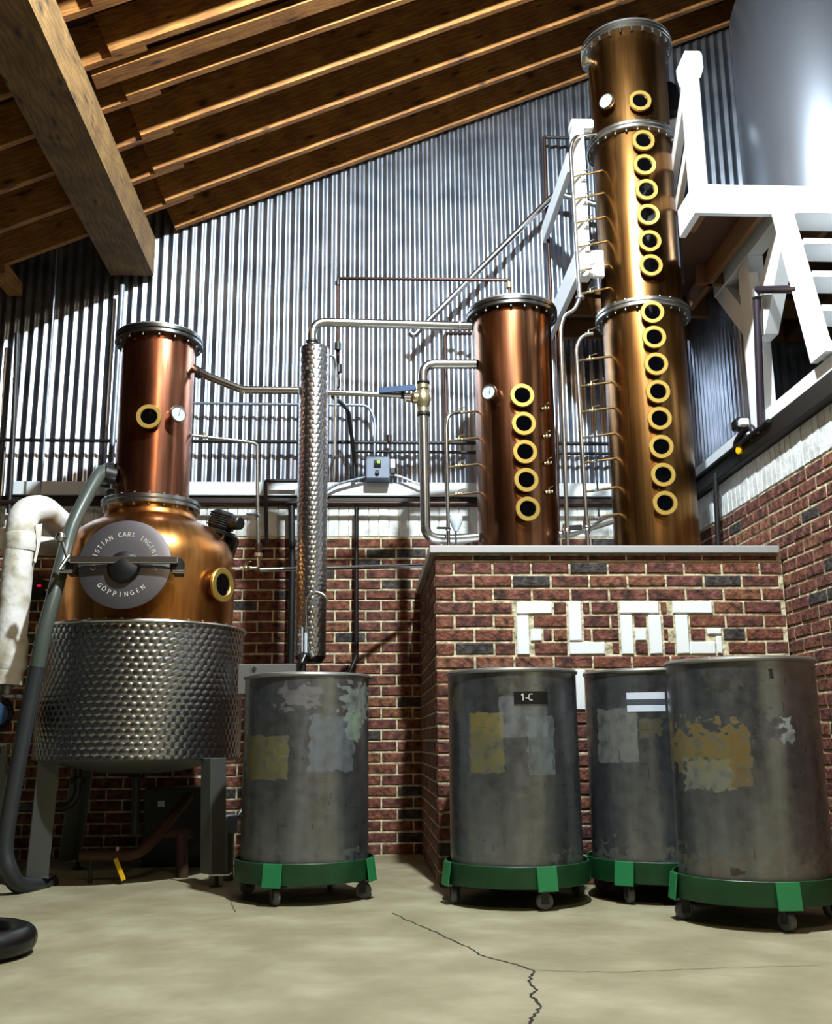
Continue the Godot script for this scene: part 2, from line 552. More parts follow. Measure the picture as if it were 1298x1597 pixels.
# ---------------------------------------------------------------- setting
var brick_cache := {}
func brick_mesh(l: float, h: float, variant: int, c := 0.0045) -> ArrayMesh:
	var key := "%d_%d_%d_%d" % [int(round(l * 400)), int(round(h * 1000)), variant, int(c * 10000)]
	if brick_cache.has(key): return brick_cache[key]
	var r := RandomNumberGenerator.new()
	r.seed = variant * 991 + int(l * 400)
	var m := MB.new()
	var x := l * 0.5
	var y := h * 0.5
	var d := 0.03
	# front outline with worn, slightly uneven corners
	var o := []
	for q in [[-1, -1], [1, -1], [1, 1], [-1, 1]]:
		o.append(Vector3((x - c) * q[0] + r.randf_range(-0.002, 0.002), (y - c) * q[1] + r.randf_range(-0.002, 0.002), r.randf_range(-0.0015, 0.0015)))
	var e := [Vector3(-x, -y, -c), Vector3(x, -y, -c), Vector3(x, y, -c), Vector3(-x, y, -c)]
	var nrm := [Vector3(0, -1, 0), Vector3(1, 0, 0), Vector3(0, 1, 0), Vector3(-1, 0, 0)]
	m.quad(o[0], o[1], o[2], o[3], Vector3(0, 0, 1))
	for i in 4:
		var j := (i + 1) % 4
		m.quad(e[i], e[j], o[j], o[i], (nrm[i] + Vector3(0, 0, 1)).normalized())
		m.quad(e[i] - Vector3(0, 0, d), e[j] - Vector3(0, 0, d), e[j], e[i], nrm[i])
	brick_cache[key] = m.mesh()
	return brick_cache[key]
func brick_material() -> int:
	var q := rng.randf()
	if q < 0.10: return 4
	if q < 0.20: return 2
	return [0, 1, 3, 5, 0, 5][rng.randi() % 6]
# running-bond courses on the wall face F (x along, y up, z out); holes are [x0, x1, y0, y1]; keep decides which are single bricks
func lay(parent: Node, F: Transform3D, x0: float, x1: float, r0: int, r1: int, half_even: bool, holes: Array, keep: Callable, top := 99.0) -> void:
	var rest := [MB.new(), MB.new(), MB.new()]
	for k in range(r0, r1):
		var ya := k * COURSE
		var yb: float = min((k + 1) * COURSE, top)
		var xs := x0
		if (k % 2 == 0) == half_even: xs -= BRICK * 0.5
		while xs < x1:
			var a: float = max(xs, x0)
			var b: float = min(xs + BRICK, x1)
			xs += BRICK
			var spans := [[a, b]]
			for hl in holes:
				if hl[2] > (ya + yb) * 0.5 or hl[3] < (ya + yb) * 0.5: continue
				var nxt := []
				for s in spans:
					if hl[1] <= s[0] or hl[0] >= s[1]: nxt.append(s)
					else:
						if hl[0] - s[0] > 0.03: nxt.append([s[0], hl[0]])
						if s[1] - hl[1] > 0.03: nxt.append([hl[1], s[1]])
				spans = nxt
			for s in spans:
				var l: float = s[1] - s[0] - 0.0105
				if l < 0.02: continue
				var hh := yb - ya - 0.0115
				if hh < 0.012: continue
				var c := Vector3((s[0] + s[1]) * 0.5, (ya + yb) * 0.5 + rng.randf_range(-0.001, 0.001), rng.randf_range(-0.002, 0.002))
				var mi := brick_material()
				if keep.call(F * c):
					var o := inst("brick", brick_mesh(l, hh, rng.randi() % 3), M.bricks[mi], parent)
					o.transform = F * Transform3D(Basis(Vector3(0, 0, 1), rng.randf_range(-0.004, 0.004)), c)
				else:
					rest[mi % 3].box(Vector3(l, hh, 0.03), F * Transform3D(Basis(), c - Vector3(0, 0, 0.015)), 0.004)
	for i in 3:
		if rest[i].v.size() > 0: stuff(obj("far_bricks", rest[i], M.bricks[i], parent))
func plank(m: MB, a: Vector3, b: Vector3, side: Vector3, up: Vector3, w: float, h: float, uo := 0.0) -> MB:
	var d := (b - a).normalized()
	var L := a.distance_to(b)
	var s := side.normalized() * w * 0.5
	var u := up.normalized() * h * 0.5
	var k := 0.4
	for q in [[u, s, h], [-u, s, h], [s, u, w], [-s, u, w]]:
		var o: Vector3 = q[0]
		var e: Vector3 = q[1]
		var vs: float = e.length() * 2.0 / 0.26
		m.quad(a + o - e, b + o - e, b + o + e, a + o + e, o.normalized(), Vector2(uo, uo * 0.37), Vector2(uo + L * k, uo * 0.37 + vs))
	m.quad(a + u - s, a + u + s, a - u + s, a - u - s, -d, Vector2.ZERO, Vector2(0.05, 0.3))
	m.quad(b + u - s, b + u + s, b - u + s, b - u - s, d, Vector2.ZERO, Vector2(0.05, 0.3))
	return m
func roof_y(x: float) -> float: return 4.055 + 0.435 * (x + 1.45)
func corrugated(F: Transform3D, x0: float, x1: float, y0: float, top: Callable) -> MB:
	var m := MB.new()
	var per := 0.0643
	var amp := 0.0066
	var n := int((x1 - x0) / per * 12.0)
	for i in n + 1:
		var x := x0 + (x1 - x0) * i / n
		var a := TAU * x / per
		var z := amp * sin(a)
		var nn := Vector3(-amp * cos(a) * TAU / per, 0, 1).normalized()
		var t: float = top.call(x)
		m.vert(F * Vector3(x, y0, z), F.basis * nn, Vector2(x, y0))
		m.vert(F * Vector3(x, t, z), F.basis * nn, Vector2(x, t))
		if i > 0:
			var b := (i - 1) * 2
			m.face(b, b + 1, b + 3); m.face(b, b + 3, b + 2)
	return m

func build_setting() -> void:
	# floor with its crack
	var fl := struct("floor", MB.new().boxat(Vector3(-4.4, -0.2, -6.7), Vector3(5.6, 0, 5.2), 0.0), M.concrete)
	for cr in [[[612, 1424], [640, 1437], [668, 1449], [700, 1464], [735, 1480], [755, 1492], [800, 1503], [832, 1513], [827, 1530], [836, 1545], [829, 1555], [843, 1570], [836, 1582], [826, 1597], [818, 1612]], [[832, 1513], [900, 1516], [980, 1516], [1080, 1512], [1180, 1509], [1298, 1505]], [[360, 1405], [364, 1415], [369, 1424]]]:
		var m := MB.new()
		var pp := []
		for i in cr.size() - 1:
			for j in 6:
				var t := j / 6.0
				var w: Vector3 = ony(lerpf(cr[i][0], cr[i + 1][0], t), lerpf(cr[i][1], cr[i + 1][1], t), 0.0)
				pp.append(w + Vector3(rng.randf_range(-0.006, 0.006), 0, rng.randf_range(-0.006, 0.006)))
		var wide := 0.0035 if cr.size() > 8 else 0.0014
		for i in pp.size() - 1:
			var d: Vector3 = (pp[i + 1] - pp[i]).normalized().cross(Vector3.UP)
			var k := wide * rng.randf_range(0.5, 1.3)
			m.quad(pp[i] - d * k + Vector3(0, 0.0012, 0), pp[i + 1] - d * k + Vector3(0, 0.0012, 0), pp[i + 1] + d * k + Vector3(0, 0.0012, 0), pp[i] + d * k + Vector3(0, 0.0012, 0), Vector3.UP)
		obj("floor_crack", m, M.crack, fl)
	# back wall: brick below, a soldier course of white brick, corrugated sheet above
	var wb := struct("wall_back", MB.new().boxat(Vector3(-4.4, 0, -BACK - 0.3), Vector3(RIGHT + 0.02, 2.18, -BACK - 0.006), 0.0), M.mortar)
	var F := at(Vector3(0, 0, -BACK))
	lay(wb, F, -3.34, RIGHT - 0.005, 0, 29, true, [], func(p): return (p.x > -0.86 and p.x < 0.36) or (p.y < 0.62 and p.x > -1.8 and p.x <= -0.86) or (p.y > 1.6 and p.x > 0.36) or (p.y > 1.3 and p.x < -1.7 and p.x > -2.4))
	var sx := -2.7
	while sx < RIGHT - 0.03:
		var o := inst("white_brick", brick_mesh(0.0615, 0.198, rng.randi() % 3, 0.0018), M.white_brick, wb)
		o.position = Vector3(sx, 2.072, -BACK + rng.randf_range(-0.001, 0.002))
		sx += 0.0655
	obj("corrugated_sheet", corrugated(at(Vector3(0, 0, -BACK - 0.03)), -4.35, 5.5, 2.2, func(x): return roof_y(x) + 0.3), M.galvanised, wb)
	obj("wall_core", MB.new().boxat(Vector3(-4.4, 2.18, -BACK - 0.35), Vector3(5.6, 7.6, -BACK - 0.08), 0.0), M.plain_wall, wb)
	var s0 := onz(22, 765, BACK)
	var t1 := struct("trim_1", MB.new().boxat(Vector3(s0.x, 2.232, -BACK - 0.02), Vector3(RIGHT - 0.03, 2.322, -BACK + 0.055), 0.004), M.sill)
	t1.set_meta("label", "white painted sill board under the corrugated sheet on the back wall")
	var t2 := struct("trim_2", MB.new().boxat(Vector3(-3.3, 2.176, -BACK - 0.02), Vector3(RIGHT - 0.03, 2.231, -BACK + 0.035), 0.003), M.black_paint)
	t2.set_meta("label", "black steel ledge below the white sill board")
	# right wall
	var wr := struct("wall_right", MB.new().boxat(Vector3(RIGHT + 0.006, 0, -BACK), Vector3(RIGHT + 0.25, 2.18, 5.0), 0.0), M.mortar)
	var G := Transform3D(Basis(Vector3.UP, -PI * 0.5), Vector3(RIGHT, 0, 0))     # wall x = world z
	lay(wr, G, -BACK + 0.01, -2.9, 0, 29, false, [], func(p): return (p.z > -5.06 and p.z < -4.2 and p.y > 0.2) or (p.z < -5.06 and p.y > 1.6))
	var sz := -BACK + 0.04
	while sz < -2.9:
		var o2 := inst("white_brick", brick_mesh(0.0615, 0.198, rng.randi() % 3, 0.0018), M.white_brick, wr)
		o2.transform = Transform3D(G.basis, Vector3(RIGHT + rng.randf_range(-0.002, 0.001), 2.072, sz))
		sz += 0.0655
	obj("corrugated_sheet", corrugated(Transform3D(G.basis, Vector3(RIGHT + 0.06, 0, 0)), -BACK, -5.2, 2.25, func(_x): return 3.5), M.galvanised, wr)
	var t3 := struct("trim_3", MB.new().boxat(Vector3(RIGHT - 0.05, 2.178, -BACK + 0.03), Vector3(RIGHT + 0.25, 2.286, 5.0), 0.004), M.black_paint)  # the black of this ledge also stands for shade on its underside
	t3.set_meta("label", "black steel ledge along the top of the right brick wall, underside shade in its colour")
	var t4 := struct("trim_4", MB.new().boxat(Vector3(RIGHT - 0.02, 2.287, -BACK + 0.05), Vector3(RIGHT + 0.06, 2.375, -5.32), 0.004), M.sill)
	t4.set_meta("label", "pale sill board under the corrugated part of the right wall")
	# ceiling: sloping boards, rafters, one heavy beam
	var sl := atan(0.435)
	var up := Vector3(-sin(sl), cos(sl), 0)
	var rh := 0.235
	var deck := MB.new()
	var top := Vector3(0.6, roof_y(0.6), -0.75) + up * (rh + 0.07)
	deck.box(Vector3(11.4, 0.12, 12.2), Transform3D(Basis(Vector3(0, 0, 1), sl), top), 0.0)
	var ce := struct("ceiling", deck, M.roof)
	var zr := [-6.425]
	for i in 26: zr.append(-6.075 + 0.3665 * i)
	for i in zr.size():
		var z: float = zr[i]
		if z > 4.9: continue
		var a := Vector3(-1.31, roof_y(-1.31), z) + up * rh * 0.5
		var b := Vector3(5.4, roof_y(5.4), z) + up * rh * 0.5
		obj("rafter", plank(MB.new(), a, b, Vector3(0, 0, 1), up, 0.04, rh, i * 0.317), M.wood[i % 3], ce)
		var a2 := Vector3(-4.35, roof_y(-4.35), z - 0.041) + up * rh * 0.5
		var b2 := Vector3(-1.14, roof_y(-1.14), z - 0.041) + up * rh * 0.5
		if i > 0: obj("rafter", plank(MB.new(), a2, b2, Vector3(0, 0, 1), up, 0.04, rh, i * 0.211 + 0.1), M.wood[(i + 1) % 3], ce)
	obj("rafter", plank(MB.new(), Vector3(-1.44, roof_y(-1.44) + 0.02, -4.77), Vector3(5.4, roof_y(5.4) + 0.02, -4.77), Vector3(0, 0, 1), up, 0.11, 0.04, 0.6), M.wood[1], ce)
	obj("beam", plank(MB.new(), Vector3(-1.59, 3.91, -6.44), Vector3(-1.59, 3.91, 5.0), Vector3(1, 0, 0), Vector3.UP, 0.29, 0.27, 0.2), M.beam, ce)
	obj("blocking", plank(MB.new(), Vector3(-2.36, roof_y(-2.36) + 0.0, -6.44), Vector3(-2.36, roof_y(-2.36) + 0.0, -6.1), Vector3(1, 0, 0), Vector3.UP, 0.09, 0.09, 0.5), M.wood[0], ce)
	# the rest of the hall
	struct("wall_left", MB.new().boxat(Vector3(-4.6, 0, -6.7), Vector3(-4.4, 3.4, 5.2), 0.0), M.plain_wall)
	struct("wall_front", MB.new().boxat(Vector3(-4.6, 0, 5.0), Vector3(5.8, 7.8, 5.2), 0.0), M.plain_wall)
	struct("wall_far", MB.new().boxat(Vector3(5.5, 0, -6.7), Vector3(5.7, 7.8, 5.2), 0.0), M.plain_wall)

func build_platform() -> void:
	var x0 := 0.345
	var x1 := RIGHT - 0.006
	var p := thing("brick_platform", "brick platform with white brick letters and a steel edged top carrying two columns", "platform", Vector3(x0, 0, -PLAT))
	obj("core", MB.new().boxat(Vector3(x0 + 0.006, 0, -BACK + 0.012), Vector3(x1, 1.594, -PLAT - 0.006), 0.0), M.mortar, p)
	obj("steel_cap", MB.new().boxat(Vector3(x0 - 0.025, 1.595, -BACK + 0.015), Vector3(x1 - 0.02, 1.634, -PLAT + 0.03), 0.004), M.steel_cap, p)
	# white letter bricks: [px0, px1, row low, row high]
	var L := [[805.8, 861.5, 19.0, 20.0], [805.8, 825.6, 16.0, 19.0], [827.6, 845.3, 17.0, 18.0],
		[887.0, 907.7, 17.0, 20.0], [888.4, 944.0, 16.0, 17.0],
		[967.0, 1028.0, 19.0, 20.0], [968.5, 987.8, 16.0, 19.0], [1012.6, 1033.0, 16.0, 19.0], [990.8, 1008.6, 17.0, 18.0],
		[1049.0, 1111.5, 19.0, 20.0], [1054.7, 1075.0, 16.0, 19.0], [1076.5, 1117.0, 16.0, 17.0], [1103.0, 1125.7, 17.45, 18.0], [1118.0, 1127.0, 16.0, 17.4],
		[893.0, 912.0, 12.0, 15.0]]
	var holes := []
	for l in L:
		var yc: float = (l[2] + l[3]) * 0.5 * COURSE
		var py: float = 1019.0 - (yc - 16.0 * COURSE) / COURSE * 20.9
		var a := onz(l[0], py, PLAT).x
		var b := onz(l[1], py, PLAT).x
		holes.append([a - 0.005, b + 0.005, l[2] * COURSE, l[3] * COURSE])
		var o := inst("letter_brick", brick_mesh(b - a - 0.002, (l[3] - l[2]) * COURSE - 0.008, 1), M.letter, p)
		o.position = Vector3((a + b) * 0.5, yc, -PLAT + 0.003) - p.position
	var F := Transform3D(Basis(), Vector3(0, 0, 0))
	var before := p.get_child_count()
	lay(p, at(Vector3(0, 0, -PLAT)), x0, x1, 0, 24, true, holes, func(_q): return true, 1.592)
	for i in range(before, p.get_child_count()):
		var c: Node3D = p.get_child(i)
		if not c.has_meta("kind"): c.position -= p.position
	var S := Transform3D(Basis(Vector3.UP, -PI * 0.5), Vector3(x0, 0, 0))
	lay(p, S, -BACK + 0.02, -PLAT - 0.012, 0, 24, false, [], func(_q): return false, 1.592)

# ---------------------------------------------------------------- fittings
func on_cyl(px: float, py: float, c: Vector3, r: float) -> Vector3:     # where a sight line first meets an upright cylinder
	var d := ray(px, py)
	var o := EYE - c
	var a := d.x * d.x + d.z * d.z
	var b := 2.0 * (o.x * d.x + o.z * d.z)
	var q := o.x * o.x + o.z * o.z - r * r
	var disc_ := b * b - 4.0 * a * q
	if disc_ < 0.0: return EYE + d * (-b / (2.0 * a))
	return EYE + d * ((-b - sqrt(disc_)) / (2.0 * a))
func sight_glass(parent: Node, px: float, py: float, c: Vector3, r: float, R: float, out := 0.05) -> void:
	var p := on_cyl(px, py, c, r + out)
	var n := Vector3(p.x - c.x, 0, p.z - c.z).normalized()
	var foot := Vector3(c.x, p.y, c.z) + n * (r - 0.02)
	var x := along(n, foot)
	var h := out + 0.02
	var g := obj("sight_glass", MB.new().lathe(v2([R * 0.80, 0.0, R * 0.80, h - 0.016]), x, 28), M.bronze_dark, parent)
	g.set_meta("label", "round sight glass with a brass ring")
	obj("ring", MB.new().lathe(v2([R * 0.64, h - 0.018, R * 0.98, h - 0.018, R, h - 0.015, R, h - 0.003, R * 0.97, h, R * 0.68, h, R * 0.64, h - 0.004, R * 0.64, h - 0.018]), x, 32), M.brass, g)
	obj("glass_disc", MB.new().lathe(v2([R * 0.66, h - 0.010, 0.0, h - 0.009]), x, 24), M.glass, g)
func gauge(parent: Node, px: float, py: float, c: Vector3, r: float, R: float) -> void:
	var p := on_cyl(px, py, c, r + 0.07)
	var n := Vector3(p.x - c.x, 0, p.z - c.z).normalized()
	var foot := Vector3(c.x, p.y, c.z) + n * (r - 0.01)
	var x := along(n, foot)
	var h := 0.08
	var g := obj("thermometer", MB.new().lathe(v2([0.012, 0.0, 0.012, h - 0.03, R * 0.9, h - 0.028, R, h - 0.02, R, h, R * 0.88, h, R * 0.86, h - 0.006]), x, 28), M.steel, parent)
	g.set_meta("label", "dial thermometer with a white face")
	obj("dial", MB.new().lathe(v2([R * 0.9, h - 0.006, 0.0, h - 0.0055]), x, 24), M.gauge_face, g)
	var sx := x.basis.x
	var sz := x.basis.z
	var ctr := foot + n * (h - 0.0045)
	obj("needle", MB.new().bar(ctr - (sx * 0.2 + sz) * R * 0.25, ctr + (sx * 0.35 - sz) * R * -0.7, 0.003, 0.002, n, 0.0005), M.black, g)
func flange(parent: Node, c: Vector3, y: float, r: float, R: float, bolts: int, mt: Material, th := 0.022) -> void:
	var f := obj("flange", MB.new().lathe(ring(r, R, th), at(Vector3(c.x, y, c.z)), 48).lathe(ring(r, R, th), at(Vector3(c.x, y - th - 0.004, c.z)), 48).lathe(ring(r, R - 0.012, 0.006, 0.001), at(Vector3(c.x, y - 0.005, c.z)), 48), mt, parent)
	var b := MB.new()
	for i in bolts:
		var a := TAU * (i + 0.5) / bolts
		var p := Vector3(c.x + sin(a) * (R - 0.022), y - th - 0.02, c.z + cos(a) * (R - 0.022))
		b.lathe(disc(0.0085, 0.017, 0.002), at(p), 6).lathe(disc(0.0085, 0.014, 0.002), at(p + Vector3(0, th * 2.0 + 0.018, 0)), 6)
	stuff(obj("bolts", b, M.steel, f))
func pipe(called: String, label: String, pts: Array, r: float, mt: Material, br := 0.08, segs := 12) -> Node3D:
	var t := thing(called, label, "pipe", pts[0])
	obj("pipe_run", MB.new().tube(bend(pts, br) if pts.size() > 2 else pts, r, segs), mt, t)
	return t
func collar(parent: Node, p: Vector3, dir: Vector3, r: float, h: float, mt: Material, called := "union") -> void:
	obj(called, MB.new().lathe(disc(r, h, 0.002), along(dir, p - dir.normalized() * h * 0.5), 12), mt, parent)
# ball valve: body along dir at p, a stem and a lever
func valve(parent: Node, p: Vector3, dir: Vector3, s: float, body: Material, lever: Material, hdir: Vector3, stem := Vector3.UP) -> void:
	var d := dir.normalized()
	var x := along(d, p - d * s * 1.5)
	var b := obj("valve_body", MB.new().lathe(v2([0.0, 0.0, s * 0.62, 0.0, s * 0.62, s * 0.5, s * 0.42, s * 0.6, s * 0.75, s * 1.1, s * 0.85, s * 1.5, s * 0.75, s * 1.9, s * 0.42, s * 2.4, s * 0.62, s * 2.5, s * 0.62, s * 3.0, 0.0, s * 3.0]), x, 12), body, parent)
	obj("stem", MB.new().lathe(disc(s * 0.42, s * 0.9, 0.001), along(stem, p + stem * s * 0.6), 8), body, b)
	if lever:
		var a := p + stem * s * 1.5
		obj("lever", MB.new().bar(a - hdir * s * 0.3, a + hdir * s * 3.6, s * 0.75, s * 0.28, stem, 0.001), lever, b)

# ---------------------------------------------------------------- drums on dollies
func build_drums() -> void:
	var olive := C(0.43, 0.40, 0.20)
	var spec := [
		{"c": Vector3(-0.272, 0, -4.815), "rot": -21.8, "seed": 301, "label": "open steel drum with olive square of old glue, standing beside the pot still",
			"pat": [[0.03, 0.36, 0.30, 0.52, olive, 0.75, 0.02], [0.78, 1.0, 0.04, 0.24, C(0.55, 0.60, 0.54), 0.6, 0.12], [0.80, 0.92, 0.18, 0.33, C(0.50, 0.58, 0.48), 0.85, 0.05], [0.52, 0.86, 0.20, 0.48, C(0.42, 0.46, 0.50), 0.45, 0.03], [0.30, 0.62, 0.06, 0.16, C(0.45, 0.40, 0.40), 0.5, 0.10], [0.0, 1.0, 0.9, 1.0, C(0.36, 0.33, 0.24), 0.35, 0.2]]},
		{"c": Vector3(0.658, 0, -4.60), "rot": -76.0, "seed": 302, "label": "open steel drum with black number plate 1-C and a yellow glue patch",
			"pat": [[0.18, 0.43, 0.20, 0.49, olive, 0.72, 0.02], [0.20, 0.42, 0.20, 0.30, C(0.50, 0.44, 0.20), 0.6, 0.06], [0.40, 0.58, 0.03, 0.11, C(0.20, 0.18, 0.11), 0.8, 0.05], [0.40, 0.75, 0.12, 0.32, C(0.55, 0.56, 0.58), 0.35, 0.01], [0.60, 0.80, 0.22, 0.50, C(0.46, 0.54, 0.57), 0.4, 0.02], [0.03, 0.12, 0.06, 0.2, C(0.3, 0.27, 0.14), 0.5, 0.08], [0.0, 1.0, 0.9, 1.0, C(0.36, 0.33, 0.24), 0.35, 0.2]]},
		{"c": Vector3(1.298, 0, -4.665), "rot": -41.6, "seed": 303, "label": "open steel drum with a striped white label, half hidden between its neighbours",
			"pat": [[0.10, 0.40, 0.18, 0.45, C(0.46, 0.46, 0.42), 0.6, 0.02], [0.42, 0.58, 0.23, 0.32, C(0.28, 0.26, 0.13), 0.75, 0.03], [0.60, 0.72, 0.12, 0.22, C(0.15, 0.13, 0.08), 0.7, 0.09], [0.0, 1.0, 0.88, 1.0, C(0.38, 0.34, 0.22), 0.4, 0.2]]},
		{"c": Vector3(1.503, 0, -4.05), "rot": -0.6, "seed": 304, "label": "open steel drum with a ragged yellow brown glue stain, next to the right brick wall",
			"pat": [[0.0, 0.52, 0.28, 0.46, C(0.47, 0.39, 0.17), 0.8, 0.13], [0.10, 0.42, 0.42, 0.56, C(0.50, 0.50, 0.40), 0.7, 0.04], [0.40, 0.53, 0.29, 0.54, C(0.44, 0.35, 0.16), 0.75, 0.02], [0.74, 0.80, 0.24, 0.36, C(0.68, 0.74, 0.76), 0.9, 0.06], [0.60, 0.74, 0.24, 0.34, C(0.25, 0.24, 0.24), 0.6, 0.1], [0.28, 0.56, 0.06, 0.12, C(0.16, 0.14, 0.10), 0.8, 0.09], [0.68, 0.71, 0.04, 0.08, C(0.08, 0.08, 0.08), 0.9, 0.01], [0.36, 0.44, 0.88, 0.90, C(0.12, 0.08, 0.05), 0.9, 0.02], [0.0, 1.0, 0.84, 1.0, C(0.42, 0.35, 0.22), 0.4, 0.2]]}]
	var dl := ["green dolly under the drum beside the pot still", "green dolly under the drum with the black number plate", "green dolly under the half hidden drum with the striped label", "green dolly under the drum next to the right brick wall"]
	var r := 0.287
	for i in 4:
		var s: Dictionary = spec[i]
		var c: Vector3 = s.c
		# dolly: band, deck, four sloping corner plates, four castors
		var d := thing("drum_dolly", dl[i], "dolly", c, "green drum dollies")
		d.rotation.y = deg_to_rad(s.rot)
		obj("band", MB.new().lathe(ring(0.306, 0.313, 0.088, 0.002), at(Vector3(0, 0.084, 0)), 56), M.green, d, true)
		obj("deck_plate", MB.new().lathe(disc(0.305, 0.012, 0.002), at(Vector3(0, 0.090, 0)), 40), M.green, d, true)
		for k in 4:
			var x := Transform3D(Basis(Vector3.UP, k * PI * 0.5), Vector3.ZERO)
			obj("corner_plate", MB.new().bar(x * Vector3(0, 0.172, 0.317), x * Vector3(0, 0.076, 0.330), 0.088, 0.006, x.basis.z, 0.002), M.green_light, d, true)
			var w := obj("castor", MB.new().bar(x * Vector3(0, 0.082, 0.285), x * Vector3(0, 0.072, 0.285), 0.075, 0.075, x.basis.z, 0.002), M.dark_steel, d, true)
			var tw := Basis(Vector3.UP, k * PI * 0.5 + deg_to_rad(-s.rot) + [0.35, -0.2, 0.1, 0.45][(k + i) % 4])
			for q in [-1.0, 1.0]:
				obj("fork_cheek", MB.new().box(Vector3(0.004, 0.05, 0.03), Transform3D(tw, x * Vector3(0, 0.052, 0.285) + tw * Vector3(0.019 * q, 0, 0)), 0.001), M.dark_steel, w, true)
			obj("wheel", MB.new().lathe(v2([0.0, -0.014, 0.030, -0.014, 0.035, -0.009, 0.036, 0.0, 0.035, 0.009, 0.030, 0.014, 0.0, 0.014]), Transform3D(tw * Basis(Vector3(0, 0, 1), PI * 0.5), x * Vector3(0, 0.036, 0.285)), 22), M.castor, w, true)
		# drum
		var t := thing("steel_drum", s.label, "drum", c + Vector3(0, 0.103, 0), "steel drums on green dollies")
		t.rotation.y = atan2(-c.x, -c.z)
		var tx := drum_tex(s.seed, s.pat, 60)
		var m := mat(C(0.92, 0.92, 0.92), 1.0, 1.0)
		m.albedo_texture = tx[0]
		m.roughness_texture = tx[1]; m.roughness_texture_channel = BaseMaterial3D.TEXTURE_CHANNEL_GREEN
		m.metallic_texture = tx[1]; m.metallic_texture_channel = BaseMaterial3D.TEXTURE_CHANNEL_BLUE
		obj("shell", MB.new().lathe(v2([r, 0.004, r, 0.855]), at(Vector3.ZERO), 64), m, t, true)
		obj("inner_wall", MB.new().lathe(v2([0.0, 0.0, r, 0.004]), at(Vector3.ZERO), 48).lathe(v2([r - 0.004, 0.856, r - 0.004, 0.03, 0.0, 0.03]), at(Vector3.ZERO), 48), M.dull_steel, t, true)
		obj("rolled_rim", MB.new().lathe(v2([r, 0.852, r + 0.006, 0.855, r + 0.009, 0.862, r + 0.006, 0.870, r, 0.873, r - 0.006, 0.868, r - 0.006, 0.856]), at(Vector3.ZERO), 64), M.dull_steel, t, true)
		if i == 1:
			var a0 := asin((834.0 - 805.0) / 102.0)
			var x2 := Transform3D(Basis(Vector3.UP, a0), Vector3(sin(a0) * (r + 0.003), 0.745, cos(a0) * (r + 0.003)))
			var pl := obj("number_plate", MB.new().lathe(v2([r + 0.0015, 0.718, r + 0.003, 0.719, r + 0.003, 0.770, r + 0.0015, 0.771]), at(Vector3.ZERO), 10, 1, 1, a0 - 0.26, a0 + 0.26), M.tag_plate, t, true)
			var tm := TextMesh.new()
			tm.text = "1-C"; tm.font = font_sans(); tm.font_size = 30; tm.pixel_size = 0.00125; tm.depth = 0.002
			var txt := inst("lettering", tm, M.chalk, pl)
			txt.transform = x2 * at(Vector3(-0.022, 0, 0.001))
		if i == 2:
			var la := obj("label_sticker", MB.new().lathe(v2([r + 0.0015, 0.686, r + 0.0015, 0.767]), at(Vector3.ZERO), 8, 1, 1, -0.33, 0.24), M.paper, t, true)
			obj("stripe", MB.new().lathe(v2([r + 0.0022, 0.714, r + 0.0022, 0.738]), at(Vector3.ZERO), 8, 1, 1, -0.33, 0.24), M.paper_stripe, la, true)
func font_sans() -> SystemFont:
	var f := SystemFont.new()
	f.font_names = PackedStringArray(["Droid Sans"])
	return f

